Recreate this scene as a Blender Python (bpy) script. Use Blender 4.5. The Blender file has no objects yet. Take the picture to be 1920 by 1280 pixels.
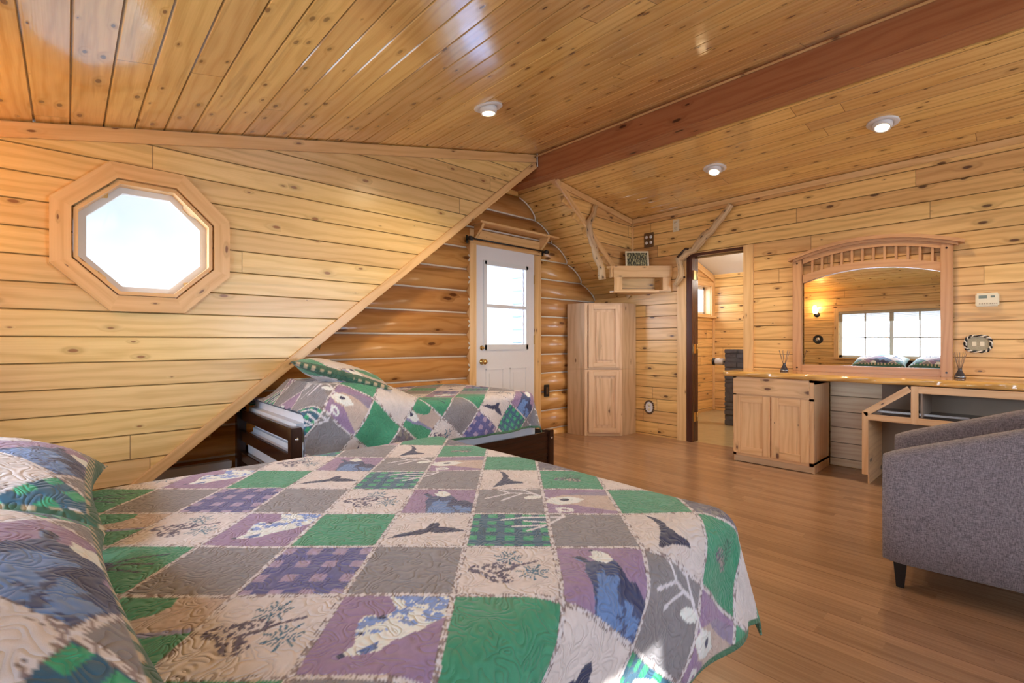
import bpy, bmesh, math, random
import numpy as np
from mathutils import Vector, Matrix
R=random.Random(7)
sc=bpy.context.scene; COL=sc.collection
PI=math.pi
XE=5.03; YG=3.87; YC=3.42; YK=3.30; XW=-0.70; YS=-2.7
def zl(x): return 2.179+.217*(x+.238)      # left (dormer) ceiling height
def zr(x): return 2.573+.128*(XE-x)        # right ceiling height
# ---------------------------------------------------------------- materials
def mat(name):
    m=bpy.data.materials.new(name); m.use_nodes=True
    nt=m.node_tree; nt.nodes.clear()
    o=nt.nodes.new('ShaderNodeOutputMaterial'); b=nt.nodes.new('ShaderNodeBsdfPrincipled')
    nt.links.new(b.outputs[0],o.inputs[0]); return m,nt,b
class NT:
    def __init__(s,nt): s.nt=nt
    def n(s,t,**k):
        x=s.nt.nodes.new(t)
        for a,v in k.items(): setattr(x,a,v)
        return x
    def put(s,sock,v):
        if hasattr(v,'is_linked') or isinstance(v,bpy.types.NodeSocket): s.nt.links.new(v,sock)
        else: sock.default_value=v
    def m(s,op,a,b=0.0,c=None,clamp=False):
        x=s.n('ShaderNodeMath',operation=op,use_clamp=clamp); s.put(x.inputs[0],a); s.put(x.inputs[1],b)
        if c is not None: s.put(x.inputs[2],c)
        return x.outputs[0]
    def mix(s,f,a,b,t='MIX'):
        x=s.n('ShaderNodeMix',data_type='RGBA',blend_type=t); s.put(x.inputs[0],f)
        for k,v in ((6,a),(7,b)):
            if isinstance(v,tuple): x.inputs[k].default_value=(*v[:3],1)
            else: s.put(x.inputs[k],v)
        return x.outputs[2]
    def xyz(s,a,b,c=0.0):
        x=s.n('ShaderNodeCombineXYZ'); s.put(x.inputs[0],a); s.put(x.inputs[1],b); s.put(x.inputs[2],c); return x.outputs[0]
    def smooth(s,v,lo,hi,a=0.0,b=1.0):
        x=s.n('ShaderNodeMapRange',interpolation_type='SMOOTHSTEP'); s.put(x.inputs[0],v)
        for i,q in enumerate((lo,hi,a,b)): s.put(x.inputs[i+1],q)
        return x.outputs[0]
    def noise(s,v,scale=1,detail=3,rough=.5,dist=0):
        x=s.n('ShaderNodeTexNoise'); s.put(x.inputs['Vector'],v); x.inputs['Scale'].default_value=scale
        x.inputs['Detail'].default_value=detail; x.inputs['Roughness'].default_value=rough; x.inputs['Distortion'].default_value=dist
        return x.outputs[0]
    def white(s,v):
        x=s.n('ShaderNodeTexWhiteNoise',noise_dimensions='3D'); s.put(x.inputs[0],v); return x
def wood(name,c1,c2,dark=(.16,.06,.02),w=100.,seg=100.,knots=1.0,rough=.28,coat=.0,vary=.25,kscale=(2.2,7.),grain=1.0,bump=.15,butt=False,streak=0.,edge=.75):
    m,nt,b=mat(name); g=NT(nt)
    uv=g.n('ShaderNodeUVMap').outputs[0]
    sp=g.n('ShaderNodeSeparateXYZ'); g.put(sp.inputs[0],uv); U,V=sp.outputs[0],sp.outputs[1]
    bi=g.m('FLOOR',g.m('DIVIDE',V,w))
    r1=g.white(g.xyz(bi,3.7,1.3)).outputs['Value']
    us=g.m('DIVIDE',g.m('ADD',U,g.m('MULTIPLY',r1,seg)),seg)
    si=g.m('FLOOR',us)
    wn=g.white(g.xyz(bi,si,9.1)); rv=wn.outputs['Value']
    ofs=g.m('MULTIPLY',rv,57.3)
    U2=g.m('ADD',U,ofs); V2=g.m('ADD',V,g.m('MULTIPLY',ofs,.73))
    # knots
    kv=g.xyz(g.m('MULTIPLY',U2,kscale[0]),g.m('MULTIPLY',V2,kscale[1]),ofs)
    kn=g.noise(g.xyz(g.m('MULTIPLY',U2,14.),g.m('MULTIPLY',V2,14.)),1,2)
    vo=g.n('ShaderNodeTexVoronoi',voronoi_dimensions='2D'); g.put(vo.inputs['Vector'],kv); vo.inputs['Scale'].default_value=1.
    vc=g.n('ShaderNodeSeparateColor'); g.put(vc.inputs[0],vo.outputs['Color'])
    rad=g.m('MULTIPLY',g.smooth(vc.outputs[0],.35,1.,0.,.105),knots)
    d=g.m('ADD',vo.outputs['Distance'],g.m('MULTIPLY',g.m('SUBTRACT',kn,.5),.08))
    q=g.m('DIVIDE',d,g.m('MAXIMUM',rad,.0005))
    kmask=g.m('MULTIPLY',g.smooth(q,.55,1.15,1.,0.),g.m('GREATER_THAN',rad,.012))
    halo=g.m('MULTIPLY',g.smooth(q,.8,3.2,1.,0.),g.m('GREATER_THAN',rad,.012))
    # grain
    wob=g.noise(g.xyz(g.m('MULTIPLY',U2,.9),g.m('MULTIPLY',V2,5.),ofs),1,3,.55)
    ph=g.m('ADD',g.m('MULTIPLY',V2,110.*grain),g.m('ADD',g.m('MULTIPLY',wob,26.),g.m('MULTIPLY',halo,5.)))
    ring=g.m('MULTIPLY',g.m('ADD',g.m('SINE',ph),1.),.5)
    ring=g.m('POWER',ring,2.)
    fine=g.noise(g.xyz(g.m('MULTIPLY',U2,3.5),g.m('MULTIPLY',V2,170.),ofs),1,3,.6)
    tone=g.noise(g.xyz(g.m('MULTIPLY',U2,.8),g.m('MULTIPLY',V2,7.),ofs),1,2)
    f=g.m('ADD',g.m('ADD',g.m('MULTIPLY',ring,.42),g.m('MULTIPLY',fine,.75)),g.m('MULTIPLY',tone,.95))
    f=g.m('SUBTRACT',f,.62,clamp=True)
    c=g.mix(f,c1,c2)
    if streak:
        sk=g.smooth(g.noise(g.xyz(g.m('MULTIPLY',U2,.7),g.m('MULTIPLY',V2,13.),ofs),1,3,.6,.6),.60,.70)
        c=g.mix(g.m('MULTIPLY',sk,streak),c,tuple(x*.55 for x in c2))
    c=g.mix(g.m('MULTIPLY',halo,.35),c,tuple(x*.6 for x in c2))
    c=g.mix(g.m('MULTIPLY',kmask,.88),c,dark)
    hv=g.n('ShaderNodeHueSaturation'); g.put(hv.inputs['Color'],c)
    g.put(hv.inputs['Value'],g.m('ADD',1-vary/2,g.m('MULTIPLY',rv,vary)))
    g.put(hv.inputs['Hue'],g.m('ADD',.4925,g.m('MULTIPLY',wn.outputs['Value'],.012)))
    col=hv.outputs[0]
    if butt:
        fr=g.m('FRACT',us); e=g.m('MULTIPLY',g.m('MINIMUM',fr,g.m('SUBTRACT',1.,fr)),seg)
        col=g.mix(g.smooth(e,.001,.003,.75,0.),col,(.12,.05,.02))
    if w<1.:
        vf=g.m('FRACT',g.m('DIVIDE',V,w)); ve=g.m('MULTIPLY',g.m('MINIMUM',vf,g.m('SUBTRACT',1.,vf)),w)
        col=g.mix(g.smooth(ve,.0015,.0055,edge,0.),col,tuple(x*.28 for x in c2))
    g.put(b.inputs['Base Color'],col)
    b.inputs['Roughness'].default_value=rough
    b.inputs['Coat Weight'].default_value=coat; b.inputs['Coat Roughness'].default_value=.06
    bp=g.n('ShaderNodeBump'); bp.inputs['Strength'].default_value=bump; bp.inputs['Distance'].default_value=.004
    wv=g.noise(g.xyz(g.m('MULTIPLY',U2,5.),g.m('MULTIPLY',V2,14.),ofs),1,3)
    g.put(bp.inputs['Height'],g.m('ADD',g.m('MULTIPLY',fine,.25),g.m('SUBTRACT',g.m('MULTIPLY',wv,.9),g.m('MULTIPLY',kmask,.15))))
    g.put(b.inputs['Normal'],bp.outputs[0])
    if coat: g.put(b.inputs['Coat Normal'],bp.outputs[0])
    return m
def plain(name,c,rough=.5,metal=0.,spec=.5,noise=0.,nscale=40.,bump=0.,emit=None,estr=0.):
    m,nt,b=mat(name); g=NT(nt)
    tc=g.n('ShaderNodeTexCoord').outputs['Object']
    nz=g.noise(tc,nscale,3)
    g.put(b.inputs['Base Color'],g.mix(g.m('MULTIPLY',nz,max(noise,.06)),c,tuple(x*.45 for x in c)))
    b.inputs['Roughness'].default_value=rough; b.inputs['Metallic'].default_value=metal; b.inputs['Specular IOR Level'].default_value=spec
    if bump:
        bp=g.n('ShaderNodeBump'); bp.inputs['Strength'].default_value=bump; bp.inputs['Distance'].default_value=.003
        g.put(bp.inputs['Height'],nz); g.put(b.inputs['Normal'],bp.outputs[0])
    if emit: b.inputs['Emission Color'].default_value=(*emit,1); b.inputs['Emission Strength'].default_value=estr
    return m
BW=.137
M={}
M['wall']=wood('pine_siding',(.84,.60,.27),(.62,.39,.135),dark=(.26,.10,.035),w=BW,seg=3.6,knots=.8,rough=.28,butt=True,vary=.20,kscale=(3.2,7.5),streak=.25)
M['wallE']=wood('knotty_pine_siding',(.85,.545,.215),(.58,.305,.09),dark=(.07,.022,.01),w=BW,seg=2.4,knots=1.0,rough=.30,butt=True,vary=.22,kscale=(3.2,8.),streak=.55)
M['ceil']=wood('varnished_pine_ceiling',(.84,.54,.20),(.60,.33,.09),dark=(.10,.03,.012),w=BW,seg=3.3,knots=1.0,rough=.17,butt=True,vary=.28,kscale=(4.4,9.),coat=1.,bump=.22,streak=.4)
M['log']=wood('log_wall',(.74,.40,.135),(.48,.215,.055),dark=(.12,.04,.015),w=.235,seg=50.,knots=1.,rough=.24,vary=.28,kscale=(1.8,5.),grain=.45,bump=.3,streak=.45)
M['beam']=wood('cedar_beam',(.47,.205,.09),(.33,.12,.05),dark=(.05,.016,.01),knots=.9,rough=.27,kscale=(2.2,6.),bump=.12)
M['trim']=wood('pine_trim',(.84,.56,.26),(.66,.38,.145),knots=.7,rough=.3,kscale=(3.,9.))
M['cab']=wood('hickory_cabinet',(.86,.60,.36),(.66,.40,.20),dark=(.10,.03,.02),knots=.75,rough=.38,kscale=(1.8,5.),streak=.5)
M['van']=wood('warm_hickory_cabinet',(.88,.58,.30),(.68,.38,.165),dark=(.09,.03,.02),knots=1.,rough=.36,kscale=(2.4,6.),streak=.5)
M['cabg']=wood('pale_hickory_side',(.70,.50,.31),(.50,.32,.17),dark=(.2,.1,.05),knots=.25,rough=.4,kscale=(1.5,5.),streak=.35)
M['oak']=wood('mirror_frame_wood',(.60,.33,.15),(.44,.21,.085),knots=0.,rough=.32,grain=1.6)
M['live']=wood('live_edge_slab',(.78,.46,.14),(.50,.25,.06),dark=(.08,.03,.01),knots=1.1,rough=.14,kscale=(3,6),coat=.7)
M['branch']=wood('branch_bark',(.70,.50,.27),(.40,.24,.11),dark=(.03,.018,.012),knots=1.9,rough=.5,kscale=(9,16),bump=.8)
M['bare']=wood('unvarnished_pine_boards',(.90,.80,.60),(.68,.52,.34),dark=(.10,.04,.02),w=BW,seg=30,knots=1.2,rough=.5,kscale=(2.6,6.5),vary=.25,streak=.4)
M['esp']=wood('espresso_wood',(.045,.018,.010),(.022,.009,.006),knots=0.,rough=.2,vary=0)
M['dkdoor']=wood('dark_brown_door',(.10,.035,.02),(.05,.018,.012),knots=0.,rough=.25,vary=0)
M['ply']=plain('panel_back',(.36,.27,.20),.6,noise=.25,nscale=6)
M['white']=plain('white_paint',(.78,.77,.78),.35)
M['vinyl']=plain('white_vinyl',(.74,.75,.76),.35)
M['ivory']=plain('ivory_plastic',(.80,.70,.50),.35)
M['bceil']=plain('white_ceiling_paint',(.75,.76,.78),.7,noise=.1)
M['brass']=plain('brass',(.72,.50,.20),.22,metal=1.)
M['black']=plain('black_metal',(.012,.012,.013),.35)
M['chrome']=plain('steel',(.55,.55,.56),.25,metal=1.)
M['plate']=plain('brown_metal_plate',(.16,.085,.04),.4,noise=.6,nscale=60)
M['hide']=plain('speckled_outlet_plate',(.50,.43,.28),.5,noise=.9,nscale=160)
M['chink']=plain('chinking',(.86,.78,.66),.7,noise=.3)
M['stone']=plain('dark_stone',(.17,.16,.16),.6,noise=1.,nscale=25,bump=.8)
M['paper']=plain('paper',(.85,.83,.8),.8)
M['sheet']=plain('white_sheet',(.74,.78,.86),.8,noise=.15,nscale=30,bump=.3)
M['smoke']=plain('dark_glass',(.05,.045,.05),.08)
M['reed']=plain('reed',(.30,.19,.12),.7)
M['gold']=plain('frame_cream',(.80,.72,.50),.4)
M['lens']=plain('lamp_lens',(.9,.85,.7),.4,emit=(1.,.72,.36),estr=5.)
M['sconce']=plain('sconce_shade',(.9,.7,.4),.4,emit=(1.,.6,.25),estr=12.)
M['blind']=plain('tan_blind',(.45,.36,.24),.5)
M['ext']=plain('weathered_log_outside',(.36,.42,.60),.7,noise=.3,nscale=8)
M['tileb']=plain('tan_vinyl_floor',(.52,.40,.22),.22,noise=.5,nscale=9)
M['display']=plain('grey_display',(.18,.22,.18),.3)
def mk_floor():
    m,nt,b=mat('laminate_floor'); g=NT(nt)
    uv=g.n('ShaderNodeUVMap').outputs[0]; sp=g.n('ShaderNodeSeparateXYZ'); g.put(sp.inputs[0],uv); U,V=sp.outputs[0],sp.outputs[1]
    w=.064; bi=g.m('FLOOR',g.m('DIVIDE',V,w)); r1=g.white(g.xyz(bi,2.,5.)).outputs['Value']
    us=g.m('DIVIDE',g.m('ADD',U,g.m('MULTIPLY',r1,3.)),.62); si=g.m('FLOOR',us)
    rv=g.white(g.xyz(bi,si,1.)).outputs['Value']; ofs=g.m('MULTIPLY',rv,40.)
    fine=g.noise(g.xyz(g.m('MULTIPLY',g.m('ADD',U,ofs),2.2),g.m('MULTIPLY',g.m('ADD',V,ofs),75.)),1,4,.62,.3)
    big=g.noise(g.xyz(g.m('MULTIPLY',U,.9),g.m('MULTIPLY',g.m('ADD',V,ofs),16.)),1,3)
    f=g.m('SUBTRACT',g.m('ADD',g.m('MULTIPLY',fine,1.0),g.m('MULTIPLY',big,.5)),.28,clamp=True)
    c=g.mix(f,(.50,.30,.175),(.205,.108,.058))
    hv=g.n('ShaderNodeHueSaturation'); g.put(hv.inputs['Color'],c); g.put(hv.inputs['Value'],g.m('ADD',.86,g.m('MULTIPLY',rv,.28)))
    fr=g.m('FRACT',g.m('DIVIDE',V,w*3)); e=g.m('MINIMUM',fr,g.m('SUBTRACT',1.,fr))
    col=g.mix(g.smooth(e,.004,.012,.6,0.),hv.outputs[0],(.10,.04,.02))
    g.put(b.inputs['Base Color'],col); b.inputs['Roughness'].default_value=.22
    bp=g.n('ShaderNodeBump'); bp.inputs['Strength'].default_value=.08; bp.inputs['Distance'].default_value=.002
    g.put(bp.inputs['Height'],fine); g.put(b.inputs['Normal'],bp.outputs[0]); return m
M['floor']=mk_floor()
def mk_quilt(name,sheen=.2):
    m,nt,b=mat(name); g=NT(nt)
    at=g.n('ShaderNodeVertexColor',layer_name='Pattern').outputs[0]
    uv=g.n('ShaderNodeUVMap').outputs[0]
    n1=g.noise(uv,21.,0.,.4,1.3); s1=g.m('POWER',g.m('ABSOLUTE',g.m('SINE',g.m('MULTIPLY',n1,15.))),.7)
    h=s1
    fab=g.noise(uv,900.,2)
    g.put(b.inputs['Base Color'],g.mix(g.m('MULTIPLY',g.m('SUBTRACT',fab,.2),.18),at,(.05,.05,.06)))
    b.inputs['Roughness'].default_value=.62; b.inputs['Sheen Weight'].default_value=sheen
    bp=g.n('ShaderNodeBump'); bp.inputs['Strength'].default_value=.5; bp.inputs['Distance'].default_value=.007
    g.put(bp.inputs['Height'],g.m('ADD',h,g.m('MULTIPLY',fab,.06))); g.put(b.inputs['Normal'],bp.outputs[0]); return m
M['quilt']=mk_quilt('patchwork_quilt')
def mk_fabric():
    m,nt,b=mat('grey_tweed'); g=NT(nt)
    tc=g.n('ShaderNodeTexCoord').outputs['Object']
    n1=g.noise(tc,260.,2); mp=g.n('ShaderNodeMapping'); g.put(mp.inputs[0],tc); mp.inputs['Scale'].default_value=(500,500,60); n2=g.noise(mp.outputs[0],1,2)
    mp=g.n('ShaderNodeMapping'); g.put(mp.inputs[0],tc); mp.inputs['Scale'].default_value=(60,60,500); n3=g.noise(mp.outputs[0],1,2)
    f=g.m('ADD',g.m('MULTIPLY',n1,.4),g.m('ADD',g.m('MULTIPLY',n2,.7),g.m('MULTIPLY',n3,.7)))
    f=g.smooth(f,.65,1.15); g.put(b.inputs['Base Color'],g.mix(f,(.10,.085,.10),(.32,.28,.31)))
    b.inputs['Roughness'].default_value=.85; b.inputs['Sheen Weight'].default_value=.25
    bp=g.n('ShaderNodeBump'); bp.inputs['Strength'].default_value=.4; bp.inputs['Distance'].default_value=.002
    g.put(bp.inputs['Height'],f); g.put(b.inputs['Normal'],bp.outputs[0]); return m
M['fabric']=mk_fabric()
def mk_glass():
    m,nt,b=mat('window_glass'); nt.nodes.remove(b); g=NT(nt)
    t=g.n('ShaderNodeBsdfTransparent'); gl=g.n('ShaderNodeBsdfGlossy'); gl.inputs['Roughness'].default_value=.0
    t.inputs[0].default_value=(.96,.97,.98,1)
    lw=g.n('ShaderNodeLayerWeight'); fz=g.m('ADD',.03,g.m('MULTIPLY',g.m('POWER',lw.outputs['Facing'],5.),.9))
    mx=g.n('ShaderNodeMixShader'); g.put(mx.inputs[0],fz); g.put(mx.inputs[1],t.outputs[0]); g.put(mx.inputs[2],gl.outputs[0])
    out=[n for n in nt.nodes if n.type=='OUTPUT_MATERIAL'][0]; g.put(out.inputs[0],mx.outputs[0]); return m
M['glass']=mk_glass()
M['mirror']=plain('mirror_glass',(.92,.93,.92),.0,metal=1.)
def mk_pic():
    m,nt,b=mat('forest_print'); g=NT(nt); uv=g.n('ShaderNodeUVMap').outputs[0]
    mp=g.n('ShaderNodeMapping'); g.put(mp.inputs[0],uv); mp.inputs['Scale'].default_value=(90,30,1)
    n1=g.noise(mp.outputs[0],1,4,.7); g.put(b.inputs['Base Color'],g.mix(g.smooth(n1,.45,.62),(.015,.02,.015),(.55,.5,.25))); b.inputs['Roughness'].default_value=.4; return m
M['pic']=mk_pic()
# ---------------------------------------------------------------- builders
def nb():
    bm=bmesh.new(); bm.loops.layers.uv.new('UVMap'); return bm
def uvl(bm): return bm.loops.layers.uv.active
def add_poly_faces(bm,pts,faces,uvf):
    vs=[bm.verts.new(p) for p in pts]; L=uvl(bm); out=[]
    for f in faces:
        try: fc=bm.faces.new([vs[i] for i in f])
        except ValueError: continue
        for lp,i in zip(fc.loops,f): lp[L].uv=uvf(i,fc)
        out.append(fc)
    return vs
def box(bm,c,s,rot=None,grain=None,bev=0.):
    """box centred at c with size s; rot Matrix 3x3; UV runs along the grain axis"""
    s=Vector(s); c=Vector(c); gx=grain if grain is not None else max(range(3),key=lambda i:s[i])
    o=(R.uniform(0,9),R.uniform(0,9))
    t=bmesh.new(); bmesh.ops.create_cube(t,size=1.)
    for v in t.verts: v.co=Vector([v.co[i]*s[i] for i in range(3)])
    if bev: bmesh.ops.bevel(t,geom=t.edges[:],offset=min(bev,min(s)*.45),segments=2,affect='EDGES')
    t.normal_update(); L=uvl(bm); vm={}
    for v in t.verts: vm[v]=bm.verts.new((rot@v.co if rot else v.co)+c)
    for f in t.faces:
        nf=bm.faces.new([vm[v] for v in f.verts]); n=[abs(x) for x in f.normal]; k=n.index(max(n))
        ax=[i for i in range(3) if i!=k]
        if gx in ax: a=gx; b_=[i for i in ax if i!=gx][0]
        else: a,b_=ax
        for lp,v in zip(nf.loops,f.verts): lp[L].uv=((v.co[a]+o[0])*(1 if gx in ax else .1),v.co[b_]+o[1])
        nf.smooth=False
    t.free()
def b2(bm,x0,x1,y0,y1,z0,z1,grain=None,bev=0.):
    box(bm,((x0+x1)/2,(y0+y1)/2,(z0+z1)/2),(abs(x1-x0),abs(y1-y0),abs(z1-z0)),None,grain,bev)
def bar(bm,p,q,w,h,up=(0,0,1),bev=0.):
    p,q=Vector(p),Vector(q); d=q-p; L=d.length; d.normalize(); u=Vector(up); s=u.cross(d).normalized(); u=d.cross(s)
    box(bm,(p+q)/2,(L,w,h),Matrix((d,s,u)).transposed(),0,bev)
def tube(bm,pts,rad,seg=12,cap=True,jit=0.,squash=1.):
    pts=[Vector(p) for p in pts]; n=len(pts); rad=rad if isinstance(rad,(list,tuple)) else [rad]*n
    L=uvl(bm); rings=[]; ln=0; prev=None; lens=[]
    for i,p in enumerate(pts):
        d=(pts[min(i+1,n-1)]-pts[max(i-1,0)]).normalized()
        a=prev if prev is not None else (Vector((0,0,1)) if abs(d.z)<.9 else Vector((1,0,0)))
        a=(a-d*a.dot(d)).normalized(); prev=a; b=d.cross(a)
        if i: ln+=(p-pts[i-1]).length
        lens.append(ln)
        rings.append([bm.verts.new(p+(a*math.cos(2*PI*k/seg)*squash+b*math.sin(2*PI*k/seg))*(rad[i]*(1+R.uniform(-jit,jit)))) for k in range(seg)])
    for i in range(n-1):
        for k in range(seg):
            k2=(k+1)%seg; f=bm.faces.new((rings[i][k],rings[i][k2],rings[i+1][k2],rings[i+1][k])); f.smooth=True
            c=2*PI*max(rad)/seg
            for lp,(a,b_) in zip(f.loops,((lens[i],k),(lens[i],k+1),(lens[i+1],k+1),(lens[i+1],k))): lp[L].uv=(a,b_*c)
    if cap:
        bm.faces.new(rings[0][::-1]); bm.faces.new(rings[-1])
def lathe(bm,prof,c=(0,0,0),seg=24,axis='Z',smooth=True,rot=None):
    c=Vector(c); rings=[]
    for r,z in prof:
        ring=[]
        for k in range(seg):
            a=2*PI*k/seg; v=Vector((r*math.cos(a),r*math.sin(a),z))
            if axis=='Y': v=Vector((v.x,v.z,v.y))
            if axis=='X': v=Vector((v.z,v.x,v.y))
            if rot: v=rot@v
            ring.append(bm.verts.new(v+c))
        rings.append(ring)
    for i in range(len(rings)-1):
        for k in range(seg):
            k2=(k+1)%seg; f=bm.faces.new((rings[i][k],rings[i][k2],rings[i+1][k2],rings[i+1][k])); f.smooth=smooth
    bm.faces.new(rings[0][::-1]); bm.faces.new(rings[-1])
def prism(bm,poly,axis,a0,a1,gr=0,off=None):
    """poly 2D list extruded along axis ('X','Y','Z') from a0 to a1"""
    def P(u,v,w): return {'X':(w,u,v),'Y':(u,w,v),'Z':(u,v,w)}[axis]
    n=len(poly); A=[bm.verts.new(P(*p,a0)) for p in poly]; B=[bm.verts.new(P(*p,a1)) for p in poly]
    L=uvl(bm); o=off or (R.uniform(0,9),R.uniform(0,9)); fs=[bm.faces.new(A[::-1]),bm.faces.new(B)]
    for f in fs:
        for lp in f.loops:
            v=lp.vert.co; uv={'X':(v.y,v.z),'Y':(v.x,v.z),'Z':(v.x,v.y)}[axis]
            lp[L].uv=(uv[gr]+o[0],uv[1-gr]+o[1])
    for i in range(n):
        j=(i+1)%n; f=bm.faces.new((A[i],A[j],B[j],B[i]))
        l=math.dist(poly[i],poly[j]); 
        for lp,(u,v) in zip(f.loops,((0,0),(l,0),(l,a1-a0),(0,a1-a0))): lp[L].uv=(u+o[0],v+o[1])
def loft(bm,rings,close=True,cap=True,smooth=True):
    L=uvl(bm); V=[[bm.verts.new(p) for p in r] for r in rings]
    for i in range(len(V)-1):
        n=len(V[i])
        for k in range(n if close else n-1):
            k2=(k+1)%n; f=bm.faces.new((V[i][k],V[i][k2],V[i+1][k2],V[i+1][k])); f.smooth=smooth
            for lp in f.loops: lp[L].uv=(lp.vert.co.x+lp.vert.co.y,lp.vert.co.z)
    if cap: bm.faces.new(V[0][::-1]); bm.faces.new(V[-1])
WO={}   # world origin of every object built here
def link(name,me,m,parent=None,origin=None):
    o=bpy.data.objects.new(name,me); COL.objects.link(o)
    if m and not me.materials: me.materials.append(m)
    if parent is not None: og=WO[parent.name]; o.parent=parent; o.location=(0,0,0)
    else: og=Vector(origin) if origin is not None else Vector((0,0,0)); o.location=og
    me.transform(Matrix.Translation(-og)); WO[o.name]=og.copy(); return o
def obj(name,bm,m,parent=None,origin=None,smooth=None):
    bmesh.ops.recalc_face_normals(bm,faces=bm.faces[:])
    me=bpy.data.meshes.new(name)
    if parent is None and origin is None:
        cs=[v.co for v in bm.verts]; origin=((min(c.x for c in cs)+max(c.x for c in cs))/2,(min(c.y for c in cs)+max(c.y for c in cs))/2,min(c.z for c in cs))
    bm.to_mesh(me); bm.free(); return link(name,me,m,parent,origin)
def tag(o,label,cat,group=None):
    o['label']=label; o['category']=cat
    if group: o['group']=group
    return o
def st(o,label=None,cat=None):
    o['kind']='structure'
    if label: o['label']=label
    if cat: o['category']=cat
    return o
def thing(name,label,cat,loc,group=None):
    o=bpy.data.objects.new(name,None); COL.objects.link(o); o.location=loc; o.empty_display_size=.1; WO[o.name]=Vector(loc)
    return tag(o,label,cat,group)
def sthing(name,loc,label,cat):
    o=bpy.data.objects.new(name,None); COL.objects.link(o); o.location=loc; o.empty_display_size=.1; WO[o.name]=Vector(loc); return st(o,label,cat)
def dup(root,loc,rot=None,label=None):
    r=root.copy(); COL.objects.link(r); r.location=loc
    if rot is not None: r.rotation_euler=rot
    if label: r['label']=label
    for ch in list(root.children):
        c=ch.copy(); COL.objects.link(c); c.parent=r
        for g in ch.children: d=g.copy(); COL.objects.link(d); d.parent=c
    return r
def inpoly(p,poly):
    x,y=p; c=False; n=len(poly)
    for i in range(n):
        x1,y1=poly[i]; x2,y2=poly[(i+1)%n]
        if (y1>y)!=(y2>y) and x<(x2-x1)*(y-y1)/(y2-y1)+x1: c=not c
    return c
def panel(name,O,U,V,outline,holes,m,w=BW,off=0.,gw=.0045,gd=.006,thick=.1,grooves=True,label=None,cat=None,uflip=0.,parent=None):
    """boarded surface: 2D outline (a along boards, b across), real V grooves, thickness behind"""
    O,U,V=Vector(O),Vector(U).normalized(),Vector(V).normalized(); N=U.cross(V)
    bm=bmesh.new()
    a0=min(p[0] for p in outline); a1=max(p[0] for p in outline); b0=min(p[1] for p in outline); b1=max(p[1] for p in outline)
    bm.faces.new([bm.verts.new((x,y,0)) for x,y in ((a0,b0),(a1,b0),(a1,b1),(a0,b1))])
    def cut(pt,nr): bmesh.ops.bisect_plane(bm,geom=bm.verts[:]+bm.edges[:]+bm.faces[:],plane_co=(pt[0],pt[1],0),plane_no=(nr[0],nr[1],0),dist=1e-6)
    for poly in [outline]+holes:
        for i in range(len(poly)):
            p,q=poly[i],poly[(i+1)%len(poly)]; cut(p,(-(q[1]-p[1]),q[0]-p[0]))
    dead=[f for f in bm.faces if (lambda c:(not inpoly(c,outline)) or any(inpoly(c,h) for h in holes))(f.calc_center_median()[:2])]
    bmesh.ops.delete(bm,geom=dead,context='FACES')
    if grooves:
        k=math.ceil((b0-off)/w); mids=[]
        while off+k*w<b1:
            c=off+k*w
            for dlt in (-gw,0,gw): cut((0,c+dlt),(0,1))
            mids.append(c); k+=1
        for v in bm.verts:
            kk=round((v.co.y-off)/w)
            if abs(v.co.y-(off+kk*w))<1e-4 and b0+1e-3<v.co.y<b1-1e-3: v.co.z=-gd
    L=bm.loops.layers.uv.new('UVMap')
    for f in bm.faces:
        cy=f.calc_center_median().y; kk=math.floor((cy-off)/w)
        for lp in f.loops:
            vv=min(max(lp.vert.co.y-off,kk*w+1e-4),(kk+1)*w-1e-4) if grooves else lp.vert.co.y-off
            lp[L].uv=(lp.vert.co.x+uflip,vv+50*w)
    for v in bm.verts: v.co=O+U*v.co.x+V*v.co.y+N*v.co.z
    bm.normal_update()
    me=bpy.data.meshes.new(name); bm.to_mesh(me); bm.free()
    o=link(name,me,m,parent)
    s=o.modifiers.new('Thickness','SOLIDIFY'); s.thickness=thick; s.offset=-1
    if parent is None: st(o,label,cat)
    return o
# ---------------------------------------------------------------- room shell
O8=(.3395,1.671)
def octa(ap,c=O8):
    r=ap/math.cos(PI/8); return [(c[0]+r*math.cos(PI/8+k*PI/4),c[1]+r*math.sin(PI/8+k*PI/4)) for k in range(8)]
# floor
bm=nb(); pts=[(XW-.1,YS-.1,0),(XE+.06,YS-.1,0),(XE+.06,YG+.1,0),(XW-.1,YG+.1,0)]
add_poly_faces(bm,pts+[(p[0],p[1],-.12) for p in pts],[(0,1,2,3),(7,6,5,4),(0,4,5,1),(1,5,6,2),(2,6,7,3),(3,7,4,0)],lambda i,f:(((pts*2)[i])[1],((pts*2)[i])[0]+20))
st(obj('floor',bm,M['floor'],origin=(0,0,0)),'warm brown laminate plank floor of the bedroom','floor')
# left dormer cheek wall with octagon hole; U=+X, V=+Z -> N=-Y (towards the room)
panel('wall_left',(0,YC,0),(1,0,0),(0,0,1),[(XW,0),(-.05,0),(3.49,2.88),(3.49,2.99),(XW,zl(XW))],[octa(.315)],M['wall'],off=1.399-10*BW,thick=.10,label='pine board wall with the octagonal window',cat='wall',uflip=.9)
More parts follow.
